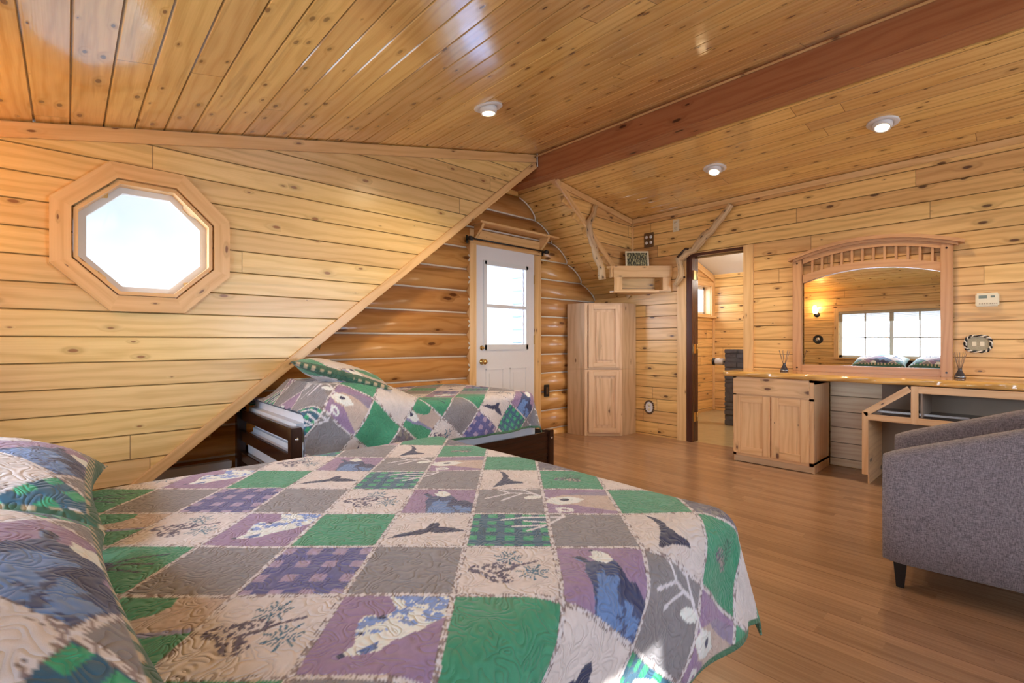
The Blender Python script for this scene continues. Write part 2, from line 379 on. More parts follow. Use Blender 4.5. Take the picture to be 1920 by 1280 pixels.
# east wall: plane X=XE, N=-X : U=-Y? need UxV=-X with V=+Z -> U=-Y  ((-Y)x(Z) = -X)
DY0,DY1,DZ=1.99,2.60,2.06
panel('wall_right',(XE,0,0),(0,-1,0),(0,0,1),[(-YG,0),(-YS,0),(-YS,2.573),(-YK,2.573),(-YK,1.64),(-YG,1.64)],[[(-DY1,-.1),(-DY0,-.1),(-DY0,DZ),(-DY1,DZ)]],M['wallE'],off=.02,thick=.12,label='knotty pine board wall behind the mirror and counter',cat='wall',uflip=11)
# west wall (behind the pillows, seen in the mirror)  N=+X : U=+Y
W2=(.93,2.50,.80,1.66); W3=(-2.2,-.35,.80,1.66)
panel('wall_window_side',(XW,0,0),(0,1,0),(0,0,1),[(YS,0),(YC,0),(YC,zl(XW)),(YS,zl(XW))],[[(w[0],w[2]),(w[1],w[2]),(w[1],w[3]),(w[0],w[3])] for w in (W2,W3)],M['wallE'],thick=.12,label='pine board wall with the wide windows at the head of the bed',cat='wall')
# south wall N=+Y : U=-X, V=Z -> (-X)x(Z)= +Y
SW=(.40,.84,1.66,1.84); S2=(1.9,4.5,.85,2.0)
panel('wall_rear',(0,YS,0),(-1,0,0),(0,0,1),[(-XE,0),(-XW,0),(-XW,zl(XW)),(-3.49,zl(3.49)),(-3.70,2.75),(-XE,2.573)],[[(-q[1],q[2]),(-q[0],q[2]),(-q[0],q[3]),(-q[1],q[3])] for q in (SW,S2)],M['wall'],thick=.12,label='pine board wall behind the viewer',cat='wall')
# right cheek wall N=-Y
panel('wall_cheek',(0,YK,0),(1,0,0),(0,0,1),[(3.64,2.753),(XE,1.64),(XE,zr(XE)),(3.70,zr(3.70))],[],M['wallE'],off=.02,thick=.08,label='small triangular pine wall above the corner shelf',cat='wall',uflip=3)
# ceilings: boards along Y. left: N down. U=+Y, V=(+X,slope) ; UxV = Y x X = -Z  good
sl=Vector((1,0,.217)).normalized(); L1=(3.49-XW)/sl.x
panel('ceiling',(XW,0,zl(XW)),(0,1,0),sl,[(YS-.05,0),(YC+.06,0),(YC+.06,L1),(YS-.05,L1)],[],M['ceil'],off=(.014-XW)/sl.x-6*BW,gw=.006,gd=.008,thick=.1,label='glossy varnished pine board ceiling left of the beam',cat='ceiling')
sr=Vector((1,0,-.128)).normalized(); L2=(XE-3.70)/sr.x
panel('ceiling',(3.70,0,zr(3.70)),(0,1,0),sr,[(YS-.05,0),(YK+.05,0),(YK+.05,L2+.05),(YS-.05,L2+.05)],[],M['ceil'],off=.03,gw=.0035,gd=.005,thick=.1,label='pine board ceiling between the beam and the mirror wall',cat='ceiling')
s3=Vector((XE-3.64,0,1.64-2.753)).normalized(); L3=(Vector((XE,0,1.64))-Vector((3.64,0,2.753))).length
panel('ceiling',(3.64,0,2.753),(0,1,0),s3,[(YK+.012,0),(YG+.12,0),(YG+.12,L3+.08),(YK+.012,L3+.08)],[],M['ceil'],off=.05,thick=.07,label='steep pine board slope right of the white door',cat='ceiling')
s4=Vector((1,0,.814)).normalized()
panel('ceiling',(-.05,0,0),(0,1,0),s4,[(YC+.10,0),(YG+.12,0),(YG+.12,4.62),(YC+.10,4.62)],[],M['ceil'],thick=.07,label='steep pine board slope behind the octagon window wall',cat='ceiling')
# ridge beam
bm=nb(); b2(bm,3.49,3.70,YS,YG,2.75,3.02,grain=1,bev=.006)
st(obj('ceiling_beam',bm,M['beam'],origin=(3.595,0,2.75)),'long reddish cedar ridge beam under the ceiling','beam')
# log wall
JZ=.07; LH=.22
def logy(z):
    t=((z-JZ)/LH)%1.0; return YG+.055-.085*math.sqrt(max(0,1-(2*t-1)**2))**.9
def xlim(z): return (z-.04)/.814-.06, min(XE+.08, 3.66+(2.753-z)/.8)
bm=nb(); L=uvl(bm); zs=[0.0]
for k in range(-1,13):
    for i in range(12):
        t=.5-.5*math.cos(PI*i/12); z=JZ+LH*(k+t)
        if .005<z<2.80: zs.append(z)
zs+= [2.14]; zs=sorted(set(round(z,4) for z in zs))
def lv(x,z): return bm.verts.new((x,logy(z),z))
for z0,z1 in zip(zs,zs[1:]):
    a0,e0=xlim(z0); a1,e1=xlim(z1)
    zm=(z0+z1)/2
    segs=[(a0,a1,e0,e1)]
    if zm<2.14: segs=[(a0,a1,3.0,3.0),(3.96,3.96,e0,e1)]
    k=math.floor((zm-JZ)/LH)
    for s0,s1,f0,f1 in segs:
        s0=max(s0,-.05); s1=max(s1,-.05)
        if f0-s0<.001 and f1-s1<.001: continue
        f=bm.faces.new((lv(s0,z0),lv(f0,z0),lv(f1,z1),lv(s1,z1))); f.smooth=True
        for lp in f.loops:
            z=lp.vert.co.z; lp[L].uv=(lp.vert.co.x+k*3.1,(k+5)*.235+min(max((z-JZ-k*LH)/LH,.001),.999)*.234)
bmesh.ops.remove_doubles(bm,verts=bm.verts[:],dist=1e-5)
me=bpy.data.meshes.new('wall_back'); bm.normal_update(); bm.to_mesh(me); bm.free()
wb=link('wall_back',me,M['log']); md=wb.modifiers.new('Thickness','SOLIDIFY'); md.thickness=.12; md.offset=-1
st(wb,'varnished round log wall around the white door','wall')
# chinking: rope lines along joints and along the scalloped slope edge
bm=nb()
for k in range(0,12):
    z=JZ+LH*k
    if z>2.6: break
    a,e=xlim(z); ys=logy(z+.0001)-.022
    sg=[(max(a+.08,0),e-.04)] if z>2.14 else [(max(a+.08,0),2.965),(4.0,e-.04)]
    for p,q in sg:
        if q-p>.05: tube(bm,[(p,ys,z),((p+q)/2,ys,z),(q,ys,z)],.011,6)
pts=[]
for i in range(120):
    z=1.64+(2.70-1.64)*i/119; a,e=xlim(z); pts.append((e-.035,logy(z)-.008,z-.008))
tube(bm,pts,.008,6)
for i in range(10):
    z=JZ+LH*i
    if z<2.1: tube(bm,[(2.962,logy(z-.10)-.01,z-.10),(2.955,logy(z)-.012,z),(2.962,logy(z+.10)-.01,z+.10)],.007,6)
c=obj('trim_1',bm,M['chink'],origin=(3,3.85,0)); st(c,'pale chinking rope between the logs','trim')
# trims
def trim(n,parts,m,label,bev=.003):
    bm=nb()
    for a in parts: bar(bm,*a,bev=bev)
    st(obj('trim_%d'%n,bm,m),label,'trim')
trim(2,[((XW+.01,YC-.012,zl(XW)-.045),(3.47,YC-.012,zl(3.47)-.045),.022,.075)],M['trim'],'pine trim board along the top of the octagon window wall')
dv=Vector((1,0,.814)).normalized(); up=Vector((-dv.z,0,dv.x))
trim(3,[(Vector((-.02,YC-.010,.035)),Vector((3.47,YC-.010,2.878)),.020,.062,tuple(up))],M['trim'],'diagonal pine trim down the edge of the octagon window wall')
trim(4,[((XE-.012,YS+.02,2.545),(XE-.012,YK-.02,2.545),.022,.05)],M['trim'],'thin pine trim where the mirror wall meets the ceiling')
trim(5,[((3.70,YK-.012,zr(3.70)-.035),(XE-.03,YK-.012,zr(XE)-.035),.022,.06)],M['trim'],'pine trim along the top of the small cheek wall')
dd=(Vector((XE,0,1.64))-Vector((3.64,0,2.753))).normalized()
trim(6,[((3.655,YK-.010,2.745),(XE-.35,YK-.010,1.925),.020,.055,(dd.z*-1,0,dd.x))],M['trim'],'diagonal pine trim down the small cheek wall')
trim(7,[((XE-.01,YK-.01,1.97),(XE-.01,YK-.01,2.52),.02,.02,(1,0,0))],M['trim'],'thin corner bead between the cheek wall and mirror wall')
trim(8,[((3.478,YS+.05,2.965),(3.478,YC,2.965),.014,.014)],M['trim'],'light bead along the top of the cedar beam')
# ---------------------------------------------------------------- windows and doors
def ring8(bm,ai,ao,y0,y1,m=None):
    A,B=octa(ai),octa(ao); L=uvl(bm)
    for k in range(8):
        j=(k+1)%8; q=[A[k],A[j],B[j],B[k]]
        V0=[bm.verts.new((p[0],y0,p[1])) for p in q]; V1=[bm.verts.new((p[0],y1,p[1])) for p in q]; o=R.uniform(0,20)
        e=(Vector(B[j])-Vector(B[k])).normalized(); n_=Vector((-e.y,e.x)); cc=Vector(B[k])
        for f in (V0,V1[::-1],[V0[0],V0[1],V1[1],V1[0]],[V0[3],V0[2],V1[2],V1[3]],[V0[0],V1[0],V1[3],V0[3]],[V0[1],V1[1],V1[2],V0[2]]):
            fc=bm.faces.new(f)
            for lp in fc.loops: d=Vector((lp.vert.co.x,lp.vert.co.z))-cc; lp[L].uv=(d.dot(e)+o,d.dot(n_)+lp.vert.co.y+o)
w1=sthing('window_1',(O8[0],YC,O8[1]),'octagonal window with wide pine casing','window')
bm=nb(); ring8(bm,.322,.405,YC-.032,YC-.001); obj('casing',bm,M['trim'],w1)
bm=nb(); ring8(bm,.295,.314,YC-.018,YC+.075); obj('jamb',bm,M['trim'],w1)
bm=nb(); ring8(bm,.262,.302,YC+.06,YC+.10); obj('window_frame',bm,M['vinyl'],w1)
bm=nb(); P=octa(.27); prism(bm,P,'Y',YC+.078,YC+.084); obj('pane',bm,M['glass'],w1)
def big_window(n,w,label):
    y0,y1,z0,z1=w; t=sthing('window_%d'%n,(XW,(y0+y1)/2,z0),label,'window'); X=XW
    bm=nb(); cw=.075
    b2(bm,X,X+.02,y0-cw,y0,z0-.02,z1+cw,2); b2(bm,X,X+.02,y1,y1+cw,z0-.02,z1+cw,2); b2(bm,X,X+.02,y0,y1,z1,z1+cw,1)
    obj('casing',bm,M['trim'],t)
    bm=nb(); b2(bm,X-.09,X+.05,y0-.09,y1+.09,z0-.03,z0,1,.004); obj('sill',bm,M['trim'],t)
    bm=nb(); fx0,fx1=X-.09,X-.05; f=.045; ym=(y0+y1)/2
    for a,b_ in ((y0,y0+f),(y1-f,y1),(ym-.03,ym+.03)): b2(bm,fx0,fx1,a,b_,z0,z1)
    b2(bm,fx0,fx1,y0,y1,z0,z0+f); b2(bm,fx0,fx1,y0,y1,z1-f,z1); obj('window_frame',bm,M['vinyl'],t)
    for a,b_ in ((y0+f,ym-.03),(ym+.03,y1-f)):
        bm=nb(); b2(bm,X-.072,X-.067,a,b_,z0+f,z1-f); p=obj('pane',bm,M['glass'],t)
        bm=nb(); mz=(z0+f+z1-f-.12)/2; b2(bm,X-.080,X-.060,(a+b_)/2-.011,(a+b_)/2+.011,z0+f,z1-f); b2(bm,X-.080,X-.060,a,b_,mz-.011,mz+.011); obj('grid_bars',bm,M['vinyl'],p)
    bm=nb(); b2(bm,X-.045,X+.02,y0+.01,y1-.01,z1-.05,z1-.005,1,.004)
    for i in range(12): b2(bm,X-.04,X+.01,y0+.02,y1-.02,z1-.062-i*.012,z1-.053-i*.012,1)
    obj('raised_blind',bm,M['blind'],t)
big_window(2,W2,'wide two pane window above the bed pillows, seen in the mirror')
big_window(3,W3,'wide unseen two pane window added behind the viewer for daylight')  # unseen window, added to let more west daylight in
t=sthing('window_4',(.68,YS,SW[2]),'small unseen high window added behind the viewer for the sun patch','window')  # unseen window, placed and sized to throw the sun patch on the quilt
bm=nb(); a,b_,c,d=SW
for q in ((a-.06,a,c-.06,d+.06),(b_,b_+.06,c-.06,d+.06),(a,b_,c-.06,c),(a,b_,d,d+.06)): b2(bm,q[0],q[1],YS,YS+.02,q[2],q[3])
obj('casing',bm,M['trim'],t); bm=nb(); b2(bm,a,b_,YS-.06,YS-.055,c,d); obj('pane',bm,M['glass'],t)
t=sthing('window_6',(3.2,YS,S2[2]),'large unseen window added behind the viewer for fill daylight','window')  # unseen window, added to fill the room with flatter daylight
bm=nb(); a,b_,c,d=S2
for q in ((a-.07,a,c-.07,d+.07),(b_,b_+.07,c-.07,d+.07),(a,b_,c-.07,c),(a,b_,d,d+.07)): b2(bm,q[0],q[1],YS,YS+.02,q[2],q[3])
obj('casing',bm,M['trim'],t); bm=nb()
for x in (a,2.74,3.60,b_-.05): b2(bm,x,x+.05,YS-.08,YS-.04,c,d)
b2(bm,a,b_,YS-.08,YS-.04,c,c+.05); b2(bm,a,b_,YS-.08,YS-.04,d-.05,d); obj('window_frame',bm,M['vinyl'],t)
bm=nb(); b2(bm,a,b_,YS-.065,YS-.06,c,d); obj('pane',bm,M['glass'],t)
bm=nb(); b2(bm,1.3,5.3,YS-3.1,YS-.14,2.12,2.2); st(obj('sun_blocker',bm,M['ext']),'unseen slab added outside the large rear window to block the sun','sun blocker')  # unseen slab, added to keep direct sun off the large rear opening
# entry door
d1=sthing('door_1',(3.48,YG,0),'white entry door with half window and brass knob','door')
X0,X1=3.056,3.905; ZT=2.088; ys0,ys1=YG-.012,YG+.03
gx0,gx1,gz0,gz1=3.165,3.80,1.02,1.93
bm=nb()
b2(bm,X0,gx0,ys0,ys1,.01,ZT); b2(bm,gx1,X1,ys0,ys1,.01,ZT); b2(bm,gx0,gx1,ys0,ys1,.01,gz0); b2(bm,gx0,gx1,ys0,ys1,gz1,ZT)
for (a,b_) in ((3.19,3.44),(3.53,3.78)):   # embossed lower panels
    for q in ((a,b_,.80,.815),(a,b_,.22,.235),(a,a+.015,.22,.815),(b_-.015,b_,.22,.815)): b2(bm,q[0],q[1],ys0-.006,ys0+.004,q[2],q[3],bev=.003)
    b2(bm,a+.045,b_-.045,ys0-.005,ys0+.004,.265,.77,bev=.004)
slab=obj('door_slab',bm,M['white'],d1)
bm=nb(); e=.035
for q in ((gx0-.01,gx0+e,gz0-.01,gz1+.01),(gx1-e,gx1+.01,gz0-.01,gz1+.01),(gx0,gx1,gz0-.012,gz0+.05),(gx0,gx1,gz1-e,gz1+.012)): b2(bm,q[0],q[1],ys0-.016,ys0+.01,q[2],q[3],bev=.004)
b2(bm,gx0+e,gx1-e,ys0-.006,ys0+.016,1.455,1.49,bev=.003); b2(bm,gx1-.075,gx1-.06,ys0-.002,ys0+.01,gz0+.05,gz1-e)
obj('window_frame',bm,M['vinyl'],d1)
for z0,z1 in ((gz0+.04,1.46),(1.48,gz1-.03)):
    bm=nb(); b2(bm,gx0+.02,gx1-.02,YG+.010,YG+.014,z0,z1); obj('pane',bm,M['glass'],d1)
for z,r in ((1.034,.026),(.891,.031)):
    bm=nb(); lathe(bm,[(.0,0),(r,0),(r,-.008),(.012,-.014),(.012,-.03)]+([(r*.8,-.036),(r*.95,-.052),(r*.7,-.066),(.001,-.07)] if r>.03 else [(.012,-.034),(.001,-.036)]),(3.14,ys0,z),20,'Y')
    o=obj('door_knob' if r>.03 else 'deadbolt',bm,M['brass'],d1); o['label']='round brass knob' if r>.03 else 'brass deadbolt above the knob'
for z in (1.80,1.12,.25):
    bm=nb(); b2(bm,X1-.006,X1+.012,ys0-.01,ys0+.004,z-.05,z+.05); o=obj('hinge',bm,M['brass'],d1)
bm=nb(); yc0,yc1=YG-.032,YG+.05
b2(bm,2.968,X0,yc0,yc1,0,2.10,2,.003); b2(bm,X1,4.0,yc0,yc1,0,2.08,2,.003); b2(bm,2.968,4.0,yc0-.004,yc1,2.085,2.235,0,.003); obj('casing',bm,M['trim'],d1)
s=thing('door_shelf','narrow pine shelf mounted over the white entry door','shelf',(3.5,YG-.08,2.23))
bm=nb(); b2(bm,2.98,4.14,YG-.19,YG-.035,2.272,2.292,0,.003); obj('shelf_board',bm,M['trim'],s)
for x in (3.02,3.97):
    bm=nb(); prism(bm,[(YG-.036,2.272),(YG-.17,2.272),(YG-.15,2.235),(YG-.036,2.13)],'X',x,x+.03); obj('bracket',bm,M['trim'],s)
s=thing('curtain_rod','black curtain rod across the top of the white door','curtain rod',(3.47,YG-.1,2.11))
bm=nb(); tube(bm,[(2.93,YG-.1,2.12),(4.02,YG-.1,2.12)],.009,10); obj('rod',bm,M['black'],s)
for x in (2.93,4.02):
    bm=nb(); lathe(bm,[(.001,-.028),(.02,-.025),(.022,0),(.02,.025),(.001,.028)],(x,YG-.1,2.12),14,'X'); tube(bm,[(x,YG-.1,2.12),(x,YG-.034,2.12)],.007,8); b2(bm,x-.012,x+.012,YG-.04,YG-.033,2.08,2.16); obj('finial',bm,M['black'],s)
# outside the door: porch wall of weathered logs
bm=nb(); L=uvl(bm); prof=[]
for i in range(0,12*12+1):
    z=i*.18/12; t=(z/.18)%1; prof.append((4.64-.06*math.sqrt(max(0,1-(2*t-1)**2)),z))
prism(bm,[(5.0,0)]+prof+[(5.0,2.16)],'Y',4.25,5.0)
st(obj('porch_wall',bm,M['ext']),'weathered log corner outside the white door','wall')
bm=nb(); b2(bm,4.42,4.50,4.20,4.28,0,2.2); b2(bm,4.34,4.37,4.3,4.33,0,2.2); st(obj('porch_post',bm,M['ext']),'pale post just outside the white door','post')
bm=nb()
for i in range(9): lathe(bm,[(.055,-.1),(.055,.1)],(3.35+i*.13,5.3,.84),14,'Y')
b2(bm,3.2,4.6,5.25,5.35,.70,.86); st(obj('porch_rail',bm,M['ext']),'scalloped rail outside the white door','railing')
bm=nb(); b2(bm,2.5,5.2,3.99,5.5,-.12,0); st(obj('porch_floor',bm,M['ext']),'porch deck outside the white door','porch')
# bathroom door opening
d2=sthing('door_2',(XE,2.3,0),'dark brown bathroom door standing open behind its pine casing','door')
bm=nb(); b2(bm,XE-.02,XE,2.60,2.707,0,2.05,2,.003); b2(bm,XE-.02,XE,1.896,1.99,0,2.07,2,.003); obj('casing',bm,M['trim'],d2)
bm=nb(); b2(bm,XE-.012,XE+.13,2.535,2.60,0,2.045,2,.003); b2(bm,XE-.005,XE+.13,1.99,2.60,2.03,2.06,1,.003); b2(bm,XE+.0,XE+.13,1.975,1.995,0,2.045,2); obj('jamb',bm,M['dkdoor'],d2)
bm=nb(); rot=Matrix.Rotation(math.radians(-9),3,'Z'); box(bm,(XE+.185,2.83,1.02),(.036,.56,1.99),rot,2,.003); obj('door_slab',bm,M['dkdoor'],d2)
for z in (1.83,1.02,.27):
    bm=nb(); b2(bm,XE+.015,XE+.075,2.528,2.537,z-.05,z+.05); tube(bm,[(XE+.10,2.530,z-.05),(XE+.10,2.530,z+.05)],.007,8); obj('hinge',bm,M['brass'],d2)
# bathroom
BX=7.65; BYN=3.5; BYS=1.2
def zb(x): return 2.17+.28*(BX-x)
bm=nb(); pts=[(XE+.06,BYS,0),(BX,BYS,0),(BX,BYN,0),(XE+.06,BYN,0)]
add_poly_faces(bm,pts+[(p[0],p[1],-.12) for p in pts],[(0,1,2,3),(7,6,5,4),(0,4,5,1),(1,5,6,2),(2,6,7,3),(3,7,4,0)],lambda i,f:(0,0))
st(obj('floor',bm,M['tileb'],origin=(6.4,2.3,0)),'tan vinyl floor inside the bathroom','floor')
panel('wall_bathroom_back',(BX,0,0),(0,-1,0),(0,0,1),[(-BYN,0),(-BYS,0),(-BYS,2.17),(-BYN,2.17)],[],M['wallE'],off=.05,thick=.1,label='pine board wall at the far side of the bathroom',cat='wall')
WB=(7.02,7.55,1.52,1.98)
panel('wall_bathroom_left',(0,BYN,0),(1,0,0),(0,0,1),[(XE+.12,0),(BX,0),(BX,2.17),(XE+.12,zb(XE+.12))],[[(WB[0],WB[2]),(WB[1],WB[2]),(WB[1],WB[3]),(WB[0],WB[3])]],M['wallE'],off=.05,thick=.15,label='pine board wall with the small bathroom window',cat='wall')
panel('wall_bathroom_right',(0,BYS,0),(-1,0,0),(0,0,1),[(-BX,0),(-XE-.12,0),(-XE-.12,zb(XE+.12)),(-BX,2.17)],[],M['wallE'],off=.05,thick=.1,label='hidden near wall of the bathroom',cat='wall')
bm=nb(); prism(bm,[(XE+.12,zb(XE+.12)),(BX+.1,zb(BX+.1)),(BX+.1,zb(BX+.1)+.08),(XE+.12,zb(XE+.12)+.08)],'Y',BYS-.05,BYN+.05); st(obj('ceiling',bm,M['bceil']),'sloping white ceiling of the bathroom','ceiling')
t=sthing('window_5',(7.28,BYN,1.5),'small bathroom window in a deep pine reveal','window')
bm=nb(); a,b_,c,d=WB
for q in ((a-.06,a,c-.02,d+.06),(b_,b_+.06,c-.02,d+.06),(a,b_,d,d+.06)): b2(bm,q[0],q[1],BYN-.02,BYN,q[2],q[3])
b2(bm,a,a+.012,BYN,BYN+.11,c,d); b2(bm,b_-.012,b_,BYN,BYN+.11,c,d); b2(bm,a,b_,BYN,BYN+.11,c,c+.012); b2(bm,a,b_,BYN,BYN+.11,d-.012,d)
obj('casing',bm,M['trim'],t); bm=nb(); b2(bm,a-.08,b_+.08,BYN-.06,BYN,c-.045,c-.02,0); obj('sill',bm,M['trim'],t)
bm=nb()
for q in ((a+.01,a+.05,c,d),(b_-.05,b_-.01,c,d),(a,b_,c+.01,c+.05),(a,b_,d-.05,d-.01)): b2(bm,q[0],q[1],BYN+.10,BYN+.13,q[2],q[3])
obj('window_frame',bm,M['vinyl'],t); bm=nb(); b2(bm,a+.04,b_-.04,BYN+.112,BYN+.117,c+.04,d-.04); obj('pane',bm,M['glass'],t)
trim(9,[((BX-.012,BYN-.012,0.01),(BX-.012,BYN-.012,2.16),.022,.05,(1,0,0)),],M['trim'],'corner trim inside the bathroom')
trim(10,[((XE+.15,BYN-.012,zb(XE+.15)-.06),(BX-.02,BYN-.012,zb(BX)-.06),.022,.10)],M['trim'],'sloping trim board under the bathroom ceiling')
# stone half wall and paper roll
bm=nb()
z=0.; i=0
while z<1.0:
    h=R.uniform(.045,.075); h=min(h,1.0-z); y=2.78
    while y>2.20:
        l=R.uniform(.12,.26); box(bm,(6.45,y-l/2,z+h/2),(.12+R.uniform(-.015,.015),l-.004,h-.004),None,1,.006); y-=l
    z+=h
b2(bm,6.40,6.50,2.2,2.77,0,.99)
s=tag(obj('stone_half_wall',bm,M['stone']),'dark stacked stone half wall seen inside the bathroom','stone wall')
s=thing('toilet_paper_holder','paper roll holder on the end of the dark stone half wall','paper holder',(6.4,2.78,.8))
bm=nb(); tube(bm,[(6.42,2.76,.83),(6.42,2.93,.83)],.008,8); lathe(bm,[(.001,-.012),(.05,-.01),(.05,.01),(.001,.012)],(6.42,2.93,.83),18,'Y'); obj('arm',bm,M['black'],s)
bm=nb(); lathe(bm,[(.02,-.05),(.045,-.05),(.045,.05),(.02,.05)],(6.42,2.855,.83),20,'Y'); obj('paper_roll',bm,M['paper'],s)
# ---------------------------------------------------------------- wall plates etc.
def bolt(bm,c,ax,r=.004): lathe(bm,[(.001,-.002),(r,-.001),(r,.002),(.001,.003)],c,8,ax)
def plateE(name,y0,y1,z0,z1,m,label,kind,parts='outlet'):
    t=thing(name,label,'outlet',(XE,(y0+y1)/2,z0)); bm=nb(); b2(bm,XE-.008,XE-.0005,y0,y1,z0,z1,bev=.003); obj('plate',bm,m,t); return t
t=plateE('wall_outlet',2.688,2.765,2.334,2.467,M['ivory'],'ivory outlet with two sockets high on the wall above the bathroom door','outlet')
for z in (2.37,2.43):
    bm=nb(); lathe(bm,[(.001,-.004),(.018,-.003),(.018,.003),(.001,.004)],(XE-.010,2.7265,z),16,'X'); s=obj('socket',bm,M['ivory'],t)
    bm=nb(); 
    for dy in (-.007,.007): b2(bm,XE-.0155,XE-.012,2.7265+dy-.0015,2.7265+dy+.0015,z-.006,z+.006)
    obj('slot',bm,M['black'],s)
t=plateE('wall_outlet',3.008,3.135,2.205,2.377,M['plate'],'brown metal outlet plate with four white sockets above the framed print','outlet')
for y in (3.042,3.10):
    for z in (2.26,2.325):
        bm=nb(); lathe(bm,[(.001,-.004),(.019,-.003),(.019,.003),(.001,.004)],(XE-.010,y,z),16,'X'); obj('socket',bm,M['white'],t)
t=plateE('wall_outlet',3.015,3.115,.265,.395,M['white'],'white outlet with dark mottled rim low on the wall beside the corner cabinet','outlet')
bm=nb()
for k in range(18):
    a=2*PI*k/18; box(bm,(XE-.008,3.065+.058*math.cos(a),.33+.073*math.sin(a)),(.012,.022,.022),Matrix.Rotation(a,3,'X'),bev=.004)
obj('rim',bm,M['plate'],t)
for z in (.305,.355):
    bm=nb(); lathe(bm,[(.001,-.004),(.017,-.003),(.017,.003),(.001,.004)],(XE-.010,3.065,z),16,'X'); obj('socket',bm,M['ivory'],t)
t=plateE('wall_outlet',.225,.345,1.03,1.135,M['hide'],'speckled outlet plate laced with a black and cream cord right of the mirror','outlet')
for nm,mm,ph in(('dark_lacing','black',0),('cream_lacing','chink',PI)):
    pts=[]
    for k in range(133):
        a=2*PI*k/132; w_=a*11+ph; rr=1+.085*math.cos(w_)
        pts.append((XE-.010+.005*math.sin(w_),.285+.070*rr*math.copysign(abs(math.cos(a))**.7,math.cos(a)),1.0825+.060*rr*math.copysign(abs(math.sin(a))**.7,math.sin(a))))
    bm=nb(); tube(bm,pts,.005,7); obj(nm,bm,M[mm],t)
for y in (.262,.305):
    bm=nb(); b2(bm,XE-.0105,XE-.0075,y-.012,y+.012,1.066,1.099,bev=.003); obj('socket',bm,M['ivory'],t)
t=thing('thermostat','cream wall thermostat to the right of the mirror','thermostat',(XE,.235,1.354))
bm=nb(); b2(bm,XE-.032,XE+.001,.172,.299,1.360,1.458,bev=.008); obj('case',bm,M['ivory'],t)
bm=nb(); b2(bm,XE-.034,XE-.031,.235,.280,1.420,1.442); obj('display',bm,M['display'],t)
bm=nb(); b2(bm,XE-.034,XE-.031,.194,.216,1.424,1.438,bev=.003); obj('display_button',bm,M['display'],t)
bm=nb()
for i in range(4): b2(bm,XE-.035,XE-.031,.232+i*.013,.239+i*.013,1.376,1.386,bev=.001)
for i in range(4): b2(bm,XE-.035,XE-.031,.182+i*.011,.188+i*.011,1.376,1.384,bev=.001)
obj('buttons',bm,M['blind'],t)
t=thing('wall_outlet','dark outlet plate on the log wall beside the foot of the far bed','outlet',(4.09,3.85,.48))
bm=nb(); b2(bm,4.05,4.13,3.828,3.842,.46,.60,bev=.003); obj('plate',bm,M['black'],t)
bm=nb(); b2(bm,4.075,4.105,3.824,3.829,.49,.57,bev=.002); obj('socket',bm,M['plate'],t)
bm=nb(); b2(bm,0.36,.84,YG-.085,YG-.035,.06,.275,bev=.006); b2(bm,.36,.84,YG-.10,YG-.085,.235,.275)
tag(obj('baseboard_heater',bm,M['vinyl']),'long white baseboard heater at the foot of the log wall','heater')
# ---------------------------------------------------------------- branches
def pxX(u,v,X,off=0):
    a=math.atan(835/904); s_,c_=math.sin(a),math.cos(a); x=(u-960)/904; t=X/(x*c_+s_); return (X,t*(-x*s_+c_),1.1+(640-v)/904*t)
def pxY(u,v,Y):
    a=math.atan(835/904); s_,c_=math.sin(a),math.cos(a); x=(u-960)/904; t=Y/(-x*s_+c_); return (t*(x*c_+s_),Y,1.1+(640-v)/904*t)
def subd(pts,rs,n=4,j=.004):
    o=[];q=[]
    for i in range(len(pts)-1):
        for k in range(n):
            t=k/n; o.append(tuple(pts[i][m_]*(1-t)+pts[i+1][m_]*t+R.uniform(-j,j) for m_ in range(3))); q.append((rs[i]*(1-t)+rs[i+1]*t)*R.uniform(.9,1.1))
    o.append(pts[-1]); q.append(rs[-1]); return o,q
b=thing('log_branch','crooked peeled branch leaning over the corner of the bathroom door','branch',pxX(1277,515,XE-.05))
bm=nb(); p,r=subd([pxX(u,v,XE-.055) for u,v in ((1371,383),(1352,408),(1333,433),(1322,441),(1300,470),(1288,473),(1273,486),(1276,500),(1278,516),(1266,535))],[.032,.034,.036,.046,.040,.046,.042,.032,.036,.027],3); tube(bm,p,r,14,jit=.10); obj('stem',bm,M['branch'],b)
bm=nb(); p,r=subd([pxX(1300,470,XE-.055),pxX(1286,466,XE-.09),pxX(1270,482,XE-.10)],[.02,.018,.012],3); tube(bm,p,r,8,jit=.2); obj('twig',bm,M['esp'],b); bm=nb(); p,r=subd([pxX(1277,516,XE-.06),pxX(1284,520,XE-.06)],[.012,.01],2); tube(bm,p,r,8); obj('twig',bm,M['esp'],b)
b=thing('log_branch','crooked peeled branch standing against the cheek wall left of the framed print','branch',pxY(1128,520,YK-.05))
bm=nb(); p,r=subd([pxY(u,v,YK-.036) for u,v in ((1116,386),(1112,402),(1104,416),(1106,440),(1113,462),(1119,482),(1127,503),(1129,524))],[.026,.027,.036,.035,.034,.037,.036,.042],3); tube(bm,p,r,14,jit=.10); obj('stem',bm,M['branch'],b)
bm=nb(); tube(bm,[(3.475,YC-.025,3.06),(3.482,YC-.026,2.98),(3.476,YC-.03,2.93),(3.484,YC-.028,2.86)],.006,8); tag(obj('cable',bm,M['vinyl']),'short white cable hanging where the beam meets the octagon window wall','cable')
